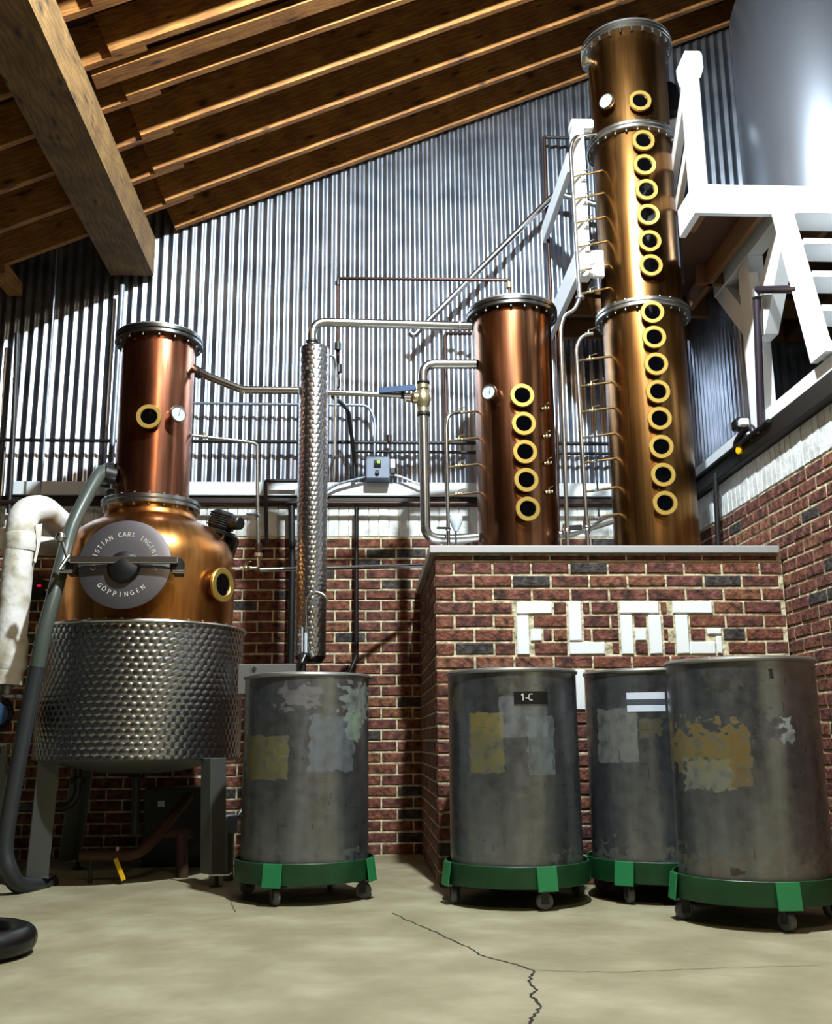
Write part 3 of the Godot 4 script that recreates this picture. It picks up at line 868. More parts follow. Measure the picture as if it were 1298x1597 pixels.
# ---------------------------------------------------------------- pot still
func build_pot() -> void:
	var c := Vector3(-1.187, 0, -5.52)
	var p := thing("pot_still", "copper pot still with swirl polished steel jacket and round steel manway", "still", c)
	# jacket
	var jr := 0.525
	obj("jacket", MB.new().lathe(v2([jr, 0.60, jr, 1.255]), at(c), 96), M.jacket, p)
	obj("jacket_floor", MB.new().lathe(v2([0.0, 0.52, 0.2, 0.53, jr - 0.01, 0.592, jr, 0.60]), at(c), 48), M.leg_steel, p)
	var rim := obj("jacket_rim", MB.new().lathe(v2([0.46, 1.262, jr - 0.01, 1.254, jr + 0.016, 1.252, jr + 0.02, 1.258, jr + 0.016, 1.266, 0.46, 1.274]), at(c), 72), M.steel, p)
	var bl := MB.new()
	for i in 40:
		var a := TAU * i / 40.0
		bl.lathe(disc(0.0085, 0.014, 0.003), at(c + Vector3(sin(a) * (jr - 0.004), 1.262, cos(a) * (jr - 0.004))), 6)
	stuff(obj("bolts", bl, M.steel, rim))
	# copper body and neck
	obj("copper_body", MB.new().lathe(v2([0.463, 1.262, 0.468, 1.45, 0.470, 1.585, 0.466, 1.64, 0.452, 1.69, 0.425, 1.74, 0.385, 1.785, 0.335, 1.822, 0.29, 1.845, 0.262, 1.858, 0.25, 1.872, 0.245, 1.90, 0.245, 1.93]), at(c), 72), M.copper_pot, p)
	var ny := 1.945
	flange(p, c, ny, 0.20, 0.268, 20, M.steel)
	obj("neck", MB.new().lathe(v2([0.2035, ny, 0.2035, 2.90]), at(c), 64), M.copper, p)
	flange(p, c, 2.915, 0.20, 0.246, 16, M.flange_dark)
	obj("top_plate", MB.new().lathe(disc(0.236, 0.012), at(c + Vector3(0, 2.937, 0)), 48), M.dull_steel, p)
	sight_glass(p, 232, 649, c, 0.2035, 0.068)
	gauge(p, 279, 645, c, 0.2035, 0.046)
	sight_glass(p, 349, 912, c, 0.470, 0.090, 0.05)
	# manway: collar, lid with lettering, clamp bar with hand wheel and pins
	var mp := on_cyl(195, 880, c, 0.55)
	var n := Vector3(mp.x - c.x, 0.06, mp.z - c.z).normalized()
	var x := along(n, mp - n * 0.14)
	var mw := obj("manway", MB.new().lathe(v2([0.19, 0.0, 0.19, 0.118, 0.222, 0.12, 0.222, 0.132, 0.0, 0.132]), x, 56), M.copper_pot, p)
	obj("manway_lid", MB.new().lathe(v2([0.222, 0.133, 0.226, 0.137, 0.225, 0.143, 0.19, 0.150, 0.10, 0.154, 0.0, 0.155]), x, 64), M.lid, mw)
	# lettering on two arcs
	var ex := Vector3.UP.cross(n).normalized()
	var ey := n.cross(ex).normalized()
	var put := func(text: String, r0: float, a0: float, step: float, flip: bool) -> void:
		for i in text.length():
			if text[i] == " ": continue
			var a := a0 + step * i
			var d := ex * sin(a) + ey * cos(a)
			var tm := TextMesh.new()
			tm.text = text[i]; tm.font = font_sans(); tm.font_size = 32; tm.pixel_size = 0.00095; tm.depth = 0.003
			var u: Vector3 = -d if flip else d
			var o := inst("engraved_letter", tm, M.engrave, mw)
			o.transform = Transform3D(Basis(u.cross(n), u, n), mp - n * 0.14 + n * 0.1525 + d * r0 - p.position)
	put.call("CHRISTIAN CARL INGENIEUR", 0.150, deg_to_rad(-100), deg_to_rad(8.7), false)
	put.call("GÖPPINGEN", 0.156, deg_to_rad(180 + 45), deg_to_rad(-10.5), true)
	var bc := mp + n * 0.045 + ey * 0.008
	obj("clamp_bar", MB.new().bar(bc - ex * 0.255, bc + ex * 0.265, 0.034, 0.022, n, 0.004), M.steel, mw)
	obj("clamp_hub", MB.new().lathe(v2([0.0, 0.0, 0.075, 0.0, 0.08, 0.01, 0.07, 0.03, 0.03, 0.045, 0.0, 0.045]), along(n, mp + n * 0.012 - ey * 0.02), 28), M.black, mw)
	for q in [-1.0, 1.0]:
		obj("hinge_block", MB.new().box(Vector3(0.05, 0.075, 0.10), Transform3D(Basis(ex, ey, n), mp + ex * 0.255 * q - n * 0.02 - ey * 0.01), 0.006), M.dark_steel, mw)
		obj("hinge_pin", MB.new().tube([mp + ex * (0.24 * q) + n * 0.03 - ey * 0.045, mp + ex * (0.30 * q) + n * 0.03 - ey * 0.045], 0.009, 10), M.steel, mw)
	var kb := mp - ex * 0.262 + n * 0.045
	obj("locking_handle", MB.new().tube([kb, kb - ex * 0.035 + ey * 0.10 + n * 0.02], 0.008, 10).lathe(v2([0.0, -0.026, 0.018, -0.02, 0.027, 0.0, 0.018, 0.02, 0.0, 0.026]), at(kb - ex * 0.04 + ey * 0.115 + n * 0.023), 18), M.steel, mw)
	obj("locking_handle", MB.new().tube([kb + ey * 0.03, kb - ex * 0.03 - ey * 0.05 + n * 0.03], 0.010, 10), M.steel, mw)
	# legs
	for lg in [[onz(77, 1182, 5.2), onz(58, 1368, 5.2), 0.0], [onz(330, 1182, 5.14), onz(329, 1364, 5.14), 0.75], [c + Vector3(-0.36, 0.58, -0.36), c + Vector3(-0.42, 0.05, -0.42), 3.9], [c + Vector3(0.36, 0.58, -0.36), c + Vector3(0.42, 0.05, -0.42), 2.4]]:
		var a: Vector3 = lg[0]
		var b: Vector3 = lg[1]
		var m := MB.new()
		var yaw: float = lg[2]
		var e1 := Vector3(cos(yaw), 0, -sin(yaw))
		var e2 := Vector3(-sin(yaw), 0, -cos(yaw))
		var w := 0.105 if yaw == 0.0 else 0.085
		var off := -e1 * w * 0.5 if yaw == 0.0 else Vector3.ZERO
		m.bar(a + off + e1 * w * 0.5, b + off + e1 * w * 0.5, w, 0.008, e1.cross(Vector3.UP), 0.002)
		m.bar(a + off + e2 * w * 0.5, b + off + e2 * w * 0.5, w, 0.008, e2.cross(Vector3.UP), 0.002)
		var lo := obj("leg", m, M.leg_steel, p)
		obj("foot_plate", MB.new().boxat(b + off + Vector3(-0.01, 0.001, 0.008), b + off + Vector3(w + 0.004, -0.006, -w), 0.001), M.steel, lo)
		obj("foot_bolt", MB.new().lathe(disc(0.012, b.y, 0.002), at(Vector3(b.x + 0.02, 0.0, b.z - 0.04)), 8).lathe(disc(0.03, 0.008, 0.002), at(Vector3(b.x + 0.02, 0.0, b.z - 0.04)), 12), M.dark_steel, lo)
	# agitator motor on the shoulder
	var ma := onz(333, 853, 5.55)
	var md := Vector3(0.30, 1.0, 0.05).normalized()
	var mo := obj("agitator_motor", MB.new().lathe(v2([0.0, -0.03, 0.075, -0.03, 0.08, 0.0, 0.055, 0.008, 0.05, 0.07, 0.085, 0.075, 0.09, 0.09, 0.06, 0.10, 0.0, 0.10]), along(md, ma), 24), M.dark_steel, p)
	obj("motor_can", MB.new().lathe(v2([0.0, 0.10, 0.062, 0.10, 0.068, 0.11, 0.068, 0.19, 0.055, 0.205, 0.0, 0.21]), along(md, ma), 24), M.black, mo)
	for k in 6: obj("cooling_fin", MB.new().lathe(ring(0.066, 0.077, 0.006, 0.001), along(md, ma + md * (0.115 + 0.013 * k)), 24), M.dark_steel, mo)
	obj("terminal_box", MB.new().lathe(disc(0.036, 0.09, 0.006), along(Vector3(0.75, -0.1, 0.6), ma + md * 0.13 + Vector3(0.05, 0, 0.03)), 20), M.black, mo)
	obj("gear_case", MB.new().box(Vector3(0.16, 0.15, 0.14), Transform3D(Basis(Vector3(0, 0, 1), -0.3), ma + Vector3(0.03, 0.03, -0.10)), 0.02), M.black, mo)
	for k in 3: obj("stud", MB.new().tube([ma + Vector3(-0.055 + 0.05 * k, 0.0, 0.055), ma + md * 0.08 + Vector3(-0.055 + 0.05 * k, 0.0, 0.055)], 0.006, 8), M.steel, mo)
	# clamp plate that carries the condenser
	obj("bracket", MB.new().boxat(onz(372, 1083, 5.40), onz(391, 1036, 5.36), 0.003).boxat(onz(390, 1052, 5.385), onz(470, 1035, 5.375), 0.003), M.dull_steel, p)
	obj("bracket_bolt", MB.new().lathe(disc(0.012, 0.01, 0.002), along(Vector3(0, 0, 1), onz(397, 1042, 5.375)), 8), M.steel, p)

# ---------------------------------------------------------------- columns on the platform
func build_columns() -> void:
	var y0 := 1.635
	# short column
	var c := Vector3(0.873, 0, -5.65)
	var s := thing("short_column", "shorter copper rectifying column with five brass ringed sight glasses", "column", c + Vector3(0, y0, 0))
	var ty := onz(800, 466, 5.39).y
	obj("shell", MB.new().lathe(v2([0.2315, y0, 0.2315, ty]), at(c), 72), M.column, s)
	flange(s, c, ty, 0.228, 0.273, 20, M.flange_dark)
	obj("top_plate", MB.new().lathe(disc(0.268, 0.014), at(c + Vector3(0, ty + 0.022, 0)), 48), M.dull_steel, s)
	for q in [[815, 616], [817.5, 660], [819.5, 704], [821.5, 748], [824, 793]]: sight_glass(s, q[0], q[1], c, 0.2315, 0.0685)
	gauge(s, 762, 611, c, 0.2315, 0.046)
	for q in [[857, 637], [859, 680], [861, 722], [863, 767]]:
		var p := on_cyl(q[0] - 6, q[1], c, 0.25)
		valve(s, p, Vector3(1, 0.05, 0.2), 0.013, M.valve, M.valve, Vector3(0.2, 0, 1))
	# tall column in three flanged sections
	var d := Vector3(1.672, 0, -5.65)
	var t := thing("tall_column", "tall bronze coloured copper column with a long row of sight glasses", "column", d + Vector3(0, y0, 0))
	var h1 := onz(1003, 466, 5.37).y
	var h2 := onz(990, 190, 5.37).y
	var h3 := onz(980, 33, 5.36).y
	obj("lower_section", MB.new().lathe(v2([0.2425, y0, 0.2425, h1]), at(d), 72), M.bronze, t)
	obj("middle_section", MB.new().lathe(v2([0.2425, h1, 0.2425, h2]), at(d), 72, 1.0, 0.9), M.bronze, t)
	obj("top_section", MB.new().lathe(v2([0.2425, h2, 0.2425, h3]), at(d), 72, 1.0, 0.5), M.bronze, t)
	flange(t, d, h1, 0.24, 0.283, 24, M.flange_steel)
	flange(t, d, h2, 0.24, 0.283, 24, M.flange_steel)
	flange(t, d, h3, 0.24, 0.289, 24, M.flange_steel)
	obj("top_plate", MB.new().lathe(disc(0.285, 0.014), at(d + Vector3(0, h3 + 0.022, 0)), 48), M.dull_steel, t)
	for q in [[999, 156], [1004, 218], [1006, 256], [1009, 295], [1011.5, 334], [1014, 375], [1016, 413], [1018, 486], [1021, 525], [1024, 567], [1027, 610], [1029.5, 652], [1032, 696], [1035, 740], [1038, 784]]:
		sight_glass(t, q[0], q[1], d, 0.2425, 0.0685)
	gauge(t, 945, 157, d, 0.2425, 0.048)
	var np := on_cyl(921, 97, d, 0.243)
	obj("vent_nozzle", MB.new().lathe(v2([0.022, 0.0, 0.022, 0.03, 0.032, 0.032, 0.032, 0.048, 0.0, 0.05]), along(Vector3(-1, 0, 0.25), np), 14), M.valve, t)

# ---------------------------------------------------------------- condenser and pipework
func onto_platform(p: Vector3) -> Vector3: return Vector3(p.x, 1.635, p.z)
func build_pipes() -> void:
	# tube condenser beside the pot
	var ct := onz(487.5, 545, 5.45)
	var cb := onz(487.5, 1030, 5.45)
	var cc := Vector3((ct.x + cb.x) * 0.5, 0, -5.45)
	var k := thing("tube_condenser", "tall narrow condenser tube in swirl polished steel beside the pot still", "condenser", cc + Vector3(0, cb.y, 0))
	obj("tube_shell", MB.new().lathe(v2([0.083, cb.y + 0.02, 0.083, ct.y]), at(cc), 48), M.tube_skin, k)
	obj("tube_cap", MB.new().lathe(v2([0.083, ct.y, 0.078, ct.y + 0.008, 0.0, ct.y + 0.012]), at(cc), 32), M.steel, k)
	obj("tube_foot", MB.new().lathe(v2([0.0, cb.y - 0.02, 0.06, cb.y - 0.015, 0.083, cb.y + 0.02]), at(cc), 32), M.dark_steel, k)
	obj("eye_bolt", MB.new().lathe(disc(0.012, 0.03), along(Vector3(0, 0, 1), onz(480, 577, 5.365)), 10), M.dark_steel, k)
	var sp := 5.30
	obj("outlet_stand", MB.new().tube([onz(471, 1075, sp), onz(471, 1020, sp)], 0.022, 14), M.dark_steel, k)
	obj("spout", MB.new().tube(smooth_path([onz(486, 1022, sp), onz(481, 1008, sp), onz(478.5, 985, sp), onz(477, 945, sp), onz(482, 930, sp), onz(494, 924, sp), onz(506, 929, sp), onz(511, 940, sp)], 8), 0.0078, 12), M.steel, k)
	obj("spout_joint", MB.new().lathe(disc(0.017, 0.035), along(Vector3(0.5, -1, 0), onz(484, 1016, sp)), 12), M.dull_steel, k)
	obj("hydrometer", MB.new().tube([onz(471.5, 1017, sp), onz(471.5, 978, sp)], 0.0045, 10), M.gauge_face, k)
	obj("hydrometer_glass", MB.new().tube([onz(477, 1018, sp - 0.01), onz(477, 987, sp - 0.01)], 0.008, 10), M.clear_plastic, k)
	obj("drain_cock", MB.new().tube([onz(476, 1022, sp - 0.01), onz(471, 1033, sp - 0.04)], 0.007, 10), M.steel, k)
	# vapour line pot -> condenser -> blue lever valve
	var v := pipe("vapour_pipe", "steel vapour pipe running from the pot neck into the condenser tube", [onz(302, 574, 5.5), onz(322, 586, 5.47), onz(378, 608, 5.45), onz(466, 609, 5.45)], 0.0235, M.steel, 0.03)
	collar(v, onz(312, 582, 5.485), onz(322, 586, 5.47) - onz(302, 574, 5.5), 0.034, 0.018, M.dark_steel)
	var w := pipe("valve_pipe", "horizontal steel pipe with a blue lever ball valve", [onz(510, 612, 5.5), onz(640, 617, 5.55)], 0.017, M.steel)
	collar(w, onz(628, 616, 5.55), Vector3(1, 0, 0), 0.025, 0.02, M.dark_steel)
	obj("blue_lever", MB.new().bar(onz(592, 609, 5.50), onz(649, 604, 5.50), 0.010, 0.036, Vector3.UP, 0.004), M.teal, w)
	var d := pipe("riser_pipe", "steel pipe dropping from the short column through a brass valve body", [onz(742, 568, 5.6), onz(660, 568, 5.58), onz(660.5, 640, 5.58), onz(664, 838, 5.58), onz(700, 842, 5.6), onz(745, 838, 5.62)], 0.029, M.steel, 0.07, 16)
	obj("valve_body", MB.new().lathe(v2([0.0, -0.085, 0.036, -0.085, 0.036, -0.06, 0.028, -0.055, 0.040, -0.03, 0.048, 0.0, 0.040, 0.03, 0.028, 0.055, 0.036, 0.06, 0.036, 0.085, 0.0, 0.085]), along(Vector3.UP, onz(660, 622, 5.58)), 16).lathe(v2([0.0, 0.0, 0.034, 0.0, 0.034, 0.05, 0.026, 0.06, 0.026, 0.09, 0.0, 0.09]), along(Vector3(-1, 0, 0.1), onz(657, 621, 5.58)), 14), M.valve, d)
	collar(d, onz(660.5, 597, 5.58), Vector3.UP, 0.040, 0.012, M.dark_steel, "clamp")
	collar(d, onz(661, 646, 5.58), Vector3.UP, 0.040, 0.020, M.dark_steel, "clamp")
	# condenser top -> short column
	var e := pipe("overhead_pipe", "wide steel pipe from the condenser top across to the short column", [onz(487, 545, 5.45), onz(487.5, 502, 5.45), onz(735, 509, 5.58)], 0.0265, M.steel, 0.09, 16)
	collar(e, onz(716, 508.5, 5.57), Vector3(1, 0, -0.1), 0.036, 0.016, M.dull_steel, "clamp")
	collar(e, onz(487, 533, 5.45), Vector3.UP, 0.036, 0.014, M.dark_steel, "clamp")
	# thin line over the top of the short column
	var g := pipe("thin_top_pipe", "thin dark pipe running level above the wide overhead pipe to the short column", [onz(795, 462, 5.62), onz(794, 437, 5.62), onz(527, 434, 5.75), onz(527, 535, 5.75)], 0.0105, M.copper_pipe, 0.02)
	collar(g, onz(527, 442, 5.75), Vector3.UP, 0.016, 0.03, M.dark_steel, "elbow")
	collar(g, onz(794, 445, 5.62), Vector3.UP, 0.017, 0.04, M.valve, "elbow")
	var h := pipe("sample_line", "slim steel sample line with small valves beside the condenser tube", [onz(511, 553, 5.5), onz(521, 556, 5.6), onz(524, 575, 5.62), onz(522, 735, 5.62), onz(521, 748, 5.62)], 0.0085, M.steel, 0.03)
	for q in [[527, 540], [528.5, 575], [526, 598]]: collar(h, onz(q[0], q[1], 5.68), Vector3.UP, 0.019, 0.05, M.dark_steel)
	valve(h, onz(522.5, 714, 5.62), Vector3.UP, 0.014, M.dull_steel, M.black, Vector3(1, 0.25, 0).normalized(), Vector3(0, 0, 1))
	obj("feed_run", MB.new().tube([onz(527, 530, 5.7), onz(527.5, 620, 5.68)], 0.009, 10), M.copper_pipe, h)
	# conduits on the wall
	pipe("wall_conduit", "light grey conduit bending down to the grey control box", [onz(298, 629, 6.38), onz(575, 632, 6.38), onz(585, 655, 6.38), onz(584, 716, 6.38)], 0.0105, M.conduit, 0.09)
	var r1 := pipe("wall_rail_pipe", "long dark horizontal pipe clipped to the corrugated wall", [onz(-40, 686, 6.38), onz(1068, 693, 6.38)], 0.0125, M.black_paint)
	obj("tee", MB.new().lathe(disc(0.02, 0.05), along(Vector3.UP, onz(607, 690, 6.38)), 10), M.copper_pipe, r1)
	pipe("wall_branch_pipe", "shorter dark pipe just below the long wall pipe, right of the condenser", [onz(553, 704, 6.385), onz(1068, 709, 6.385)], 0.0105, M.dark_steel)
	pipe("black_cable", "black cable hanging beside the condenser tube toward the control box", [onz(519, 618, 5.7), onz(532, 628, 5.9), onz(543, 640, 6.2), onz(552, 705, 6.36), onz(553, 745, 6.36)], 0.014, M.black, 0.05)
	pipe("sill_pipe", "brown pipe running along under the white sill of the back wall", [onz(-20, 783, 6.36), onz(1085, 786, 6.36)], 0.0135, M.copper_pipe)
	pipe("black_drop_pipe", "black vertical pipe dropping down the brick wall right of the condenser", [onz(556, 787, 6.38), onz(556, 1025, 6.38), onz(547, 1045, 6.36), onz(540, 1075, 6.36)], 0.014, M.black, 0.03)
	pipe("black_wall_pipe", "black vertical pipe against the brick wall left of the condenser", [onz(455, 787, 6.38), onz(456, 900, 6.38), onz(452, 1100, 6.38)], 0.022, M.black_paint, 0.02)
	pipe("black_loop_pipe", "small black pipe loop in front of the white sill", [onz(464, 750, 6.33), onz(414, 750, 6.33), onz(416, 850, 6.33)], 0.0125, M.black_paint, 0.015)
	# control box
	var b0 := onz(571, 746, 6.30)
	var bx := thing("control_box", "small grey control box with a green lit display on the corrugated wall", "control box", b0)
	var b1 := onz(608, 712, 6.30)
	obj("enclosure", MB.new().boxat(b0, b1 - Vector3(0, 0, 0.13), 0.006), M.grey_box, bx)
	var ds := obj("display", MB.new().boxat(onz(583, 729, 6.299), onz(594, 717, 6.294), 0.001), M.display, bx)
	obj("lit_digits", MB.new().boxat(onz(588.5, 722.5, 6.2935), onz(593, 718, 6.2925), 0.0005), M.green_led, ds)
	obj("knob", MB.new().lathe(disc(0.014, 0.02), along(Vector3(0, 0, 1), onz(588.5, 737, 6.3)), 16), M.black, bx)
	obj("side_socket", MB.new().boxat(onz(609, 730, 6.33), onz(616, 720, 6.40), 0.003), M.white, bx)
	obj("gland", MB.new().boxat(onz(609, 738, 6.33), onz(616, 733, 6.40), 0.003), M.black, bx)
	pipe("control_cable", "pale flexible conduit sagging left from the control box to the condenser", [onz(570, 744, 6.36), onz(545, 750, 6.36), onz(520, 757, 6.36), onz(498, 775, 6.36)], 0.009, M.conduit, 0.05)
	pipe("white_cable", "white cable running down right from the control box to the sill", [onz(608, 740, 6.36), onz(622, 742, 6.36), onz(655, 756, 6.36), onz(664, 760, 6.36)], 0.007, M.white, 0.05)
	# water line between pot and condenser
	var wl := pipe("water_pipe", "thin bright water pipe with brass valve running from the pot neck and down", [onz(300, 679, 5.52), onz(385, 689, 5.6), onz(401, 692, 5.62), onz(402, 800, 5.62), onz(403, 886, 5.62), onz(363, 887, 5.60)], 0.0095, M.steel, 0.02)
	valve(wl, onz(318, 681, 5.54), Vector3(1, -0.1, 0), 0.016, M.valve, null, Vector3.RIGHT)
	valve(wl, onz(384, 886, 5.61), Vector3(1, 0, 0), 0.020, M.valve, M.valve, Vector3(0.4, 0, 0.6))
	valve(wl, onz(402, 804, 5.62), Vector3.UP, 0.017, M.dull_steel, M.black, Vector3(-1, 0, 0.1).normalized(), Vector3(0, 0, 1))
	collar(wl, onz(403, 866, 5.62), Vector3.UP, 0.024, 0.022, M.valve)
	collar(wl, onz(403, 855, 5.62), Vector3.UP, 0.017, 0.05, M.copper_pipe)
	pipe("low_water_pipe", "bright horizontal pipe crossing the brick wall at platform height", [onz(405, 889, 5.62), onz(470, 887, 5.7), onz(674, 882, 6.2)], 0.0125, M.steel, 0.02)
	# side manifold of the short column
	var mf := pipe("short_column_manifold", "thin upright manifold pipe with four valves left of the short column", [onz(716, 643, 5.54), onz(700, 646, 5.5), onz(696, 665, 5.5), onz(699.5, 840, 5.5), onto_platform(onz(699.5, 851, 5.5))], 0.0105, M.steel, 0.04)
	for y in [643, 685, 726, 770]:
		var px: float = 697.0 + (y - 643) * 0.012
		obj("branch", MB.new().tube([onz(px, y + 3, 5.5), onz(745, y - 2, 5.62)], 0.0075, 10), M.valve, mf)
		valve(mf, onz(716, y, 5.55), Vector3(1, 0.08, 0), 0.0135, M.valve, M.valve, Vector3(0.7, 0, 0.7))
	valve(mf, onz(699, 825, 5.5), Vector3.UP, 0.018, M.steel, M.black, Vector3(-1, 0, 0), Vector3(0, 0, 1))
	var fl := thing("flow_meter", "clear plastic bowl on a slim stand at the platform edge left of the short column", "flow meter", onto_platform(onz(711, 851, 5.42)))
	obj("stand", MB.new().tube([onto_platform(onz(711.5, 851, 5.42)), onz(711, 828, 5.42)], 0.005, 8), M.steel, fl)
	obj("bowl", MB.new().lathe(v2([0.0, -0.03, 0.012, -0.03, 0.025, -0.005, 0.036, 0.025, 0.036, 0.05, 0.028, 0.066, 0.0, 0.07]), at(onz(711.5, 820, 5.42)), 20), M.clear_plastic, fl)
	# drain between the columns
	var dr := pipe("drain_pipe", "sloping steel pipe joining the two columns near the platform top", [onz(872, 834, 5.5), onz(890, 832, 5.5), onz(955, 812, 5.55)], 0.021, M.dull_steel, 0.02)
	obj("black_lever", MB.new().bar(onz(882, 824, 5.45), onz(908, 822, 5.45), 0.012, 0.028, Vector3.UP, 0.003), M.black, dr)
	for q in [[883, 828], [915, 822]]: obj("drain_valve", MB.new().lathe(v2([0.0, -0.04, 0.016, -0.04, 0.02, -0.015, 0.026, 0.0, 0.02, 0.015, 0.016, 0.04, 0.0, 0.04]), at(onz(q[0], q[1], 5.46)), 14), M.steel, dr)
	# manifolds of the tall column
	var up := pipe("upper_manifold", "upright manifold pipe with ladder like branches on the tall column's upper half", [onz(930, 209, 5.55), onz(897, 213, 5.38), onz(889.5, 232, 5.38), onz(904, 455, 5.38), onz(904, 466, 5.38), onz(896, 484, 5.38), onz(880, 491, 5.38), onz(874.5, 512, 5.38), onz(885, 840, 5.38), onto_platform(onz(885.5, 851, 5.38))], 0.0125, M.steel, 0.05)
	for y in [272, 307, 344, 382, 419, 455]:
		var px2: float = 891.0 + (y - 232) * 0.058
		obj("branch", MB.new().tube([onz(px2, y + 4, 5.38), on_cyl(px2 + 46, y - 6, Vector3(1.672, 0, -5.65), 0.244)], 0.0075, 10), M.valve, up)
		valve(up, onz(px2 + 17, y, 5.38), Vector3(1, 0.15, 0), 0.0125, M.valve, M.dull_steel, Vector3(0.7, 0, 0.7))
	collar(up, onz(905, 464, 5.38), Vector3.UP, 0.026, 0.018, M.dull_steel)
	valve(up, onz(884.5, 827, 5.38), Vector3.UP, 0.017, M.steel, null, Vector3.RIGHT)
	var lo := pipe("lower_manifold", "upright manifold pipe with valved branches on the tall column's lower half", [onz(925, 520, 5.44), onz(907, 524, 5.44), onz(899, 542, 5.44), onz(916.5, 840, 5.44), onto_platform(onz(917, 851, 5.44))], 0.0115, M.steel, 0.045)
	var n := 0
	for y in [520, 560, 600, 640, 680, 719, 764, 806]:
		var px3: float = 900.0 + (y - 535) * 0.052
		if y > 520: obj("branch", MB.new().tube([onz(px3, y + 3, 5.44), on_cyl(px3 + 50, y - 4, Vector3(1.672, 0, -5.65), 0.244)], 0.0075, 10), M.valve, lo)
		valve(lo, onz(px3 + 19, y, 5.44), Vector3(1, 0.12, 0), 0.0135, M.valve if n < 4 else M.dull_steel, M.valve if n < 4 else M.black, Vector3(0.7, 0, 0.7) if n < 4 else Vector3(0, 1, 0), Vector3.UP if n < 4 else Vector3(0, 0, 1))
		n += 1
	valve(lo, onz(915.5, 823, 5.44), Vector3.UP, 0.019, M.steel, null, Vector3.RIGHT)
	pipe("sample_riser", "thin pipe with small stubs up the right side of the short column", [onz(867, 520, 5.55), onz(869, 640, 5.55), onz(872, 830, 5.55)], 0.006, M.copper_pipe, 0.02)
	# handrail pipe on the wall and dark pipes there
	pipe("handrail", "pale steel handrail climbing the corrugated wall toward the mezzanine", [onz(640, 519, 6.30), onz(645, 524, 6.30), onz(867, 301, 6.30), onz(936, 321, 6.25)], 0.0215, M.steel, 0.06)
	pipe("downpipe", "dark pipe rising on the corrugated wall between the two columns", [onz(849, 214, 6.36), onz(853, 330, 6.36), onz(861, 490, 6.36)], 0.013, M.copper_pipe, 0.02)
	pipe("dark_wall_loop", "dark pipe loop near the roof behind the tall column", [onz(848, 214, 6.37), onz(920, 216, 6.37)], 0.012, M.dark_steel)
	pipe("corner_drop_pipe", "dark drop pipe by the platform's inner right corner", [onx(1116, 738, RIGHT - 0.05), onx(1121, 860, RIGHT - 0.05)], 0.016, M.black_paint)
	pipe("copper_wall_pipe", "brown copper pipe rising behind the steel pipe left of the short column", [onz(737, 520, 6.30), onz(694, 520, 6.36), onz(696, 640, 6.36), onz(698, 770, 6.36)], 0.013, M.copper_pipe, 0.03)
	pipe("left_conduit", "grey conduit climbing the corrugated wall behind the pot neck", [onz(191, 445, 6.36), onz(176, 690, 6.36), onz(168, 790, 6.36)], 0.018, M.conduit, 0.02)
	pipe("left_post_pipe", "dark upright pipe at the far end of the corrugated wall", [onz(27, 520, 6.37), onz(20, 690, 6.37), onz(14, 800, 6.37)], 0.017, M.dark_steel, 0.02)
	pipe("hanging_cable", "thin pale cable hanging from the rafters in front of the corrugated wall", [onz(96, 272, 6.2), onz(82, 500, 6.2), onz(68, 700, 6.2), onz(62, 800, 6.2)], 0.0065, M.conduit, 0.02)
	# pipe with pump on the right wall ledge
	var pw := pipe("ledge_pipe", "purple grey pipe rising beside the white post and turning right", [onx(1188, 678, RIGHT - 0.03), onx(1180, 452, RIGHT - 0.03), onx(1246, 451, RIGHT - 0.03)], 0.021, M.purple_pipe, 0.02, 14)
	collar(pw, onx(1181, 458, RIGHT - 0.03), Vector3.UP, 0.028, 0.05, M.dull_steel, "elbow")
	collar(pw, onx(1188, 672, RIGHT - 0.03), Vector3.UP, 0.026, 0.03, M.dull_steel)
	var lv := thing("ledge_valve", "dark arched valve assembly with a small yellow tag on the right wall ledge", "valve", onx(1148, 712, RIGHT - 0.04))
	obj("arch_pipe", MB.new().tube(bend([onx(1147, 713, RIGHT - 0.04), onx(1148, 690, RIGHT - 0.04), onx(1160, 672, RIGHT - 0.04), onx(1174, 664, RIGHT - 0.04), onx(1177, 690, RIGHT - 0.04)], 0.05), 0.018, 12), M.purple_pipe, lv)
	obj("actuator", MB.new().box(Vector3(0.06, 0.06, 0.09), at(onx(1153, 662, RIGHT - 0.05)), 0.008), M.black, lv)
	obj("actuator_cap", MB.new().box(Vector3(0.05, 0.04, 0.04), at(onx(1160, 659, RIGHT - 0.07)), 0.005), M.white, lv)
	obj("yellow_tag", MB.new().lathe(disc(0.025, 0.02), along(Vector3(-1, 0, 0.3), onx(1156, 702, RIGHT - 0.05)), 12), M.yellow, lv)
	# thin conduit along the right ledge
	pipe("ledge_conduit", "thin dark conduit along the black ledge of the right wall", [Vector3(RIGHT - 0.065, 2.27, -6.3), Vector3(RIGHT - 0.065, 2.27, -4.9)], 0.011, M.dark_steel)

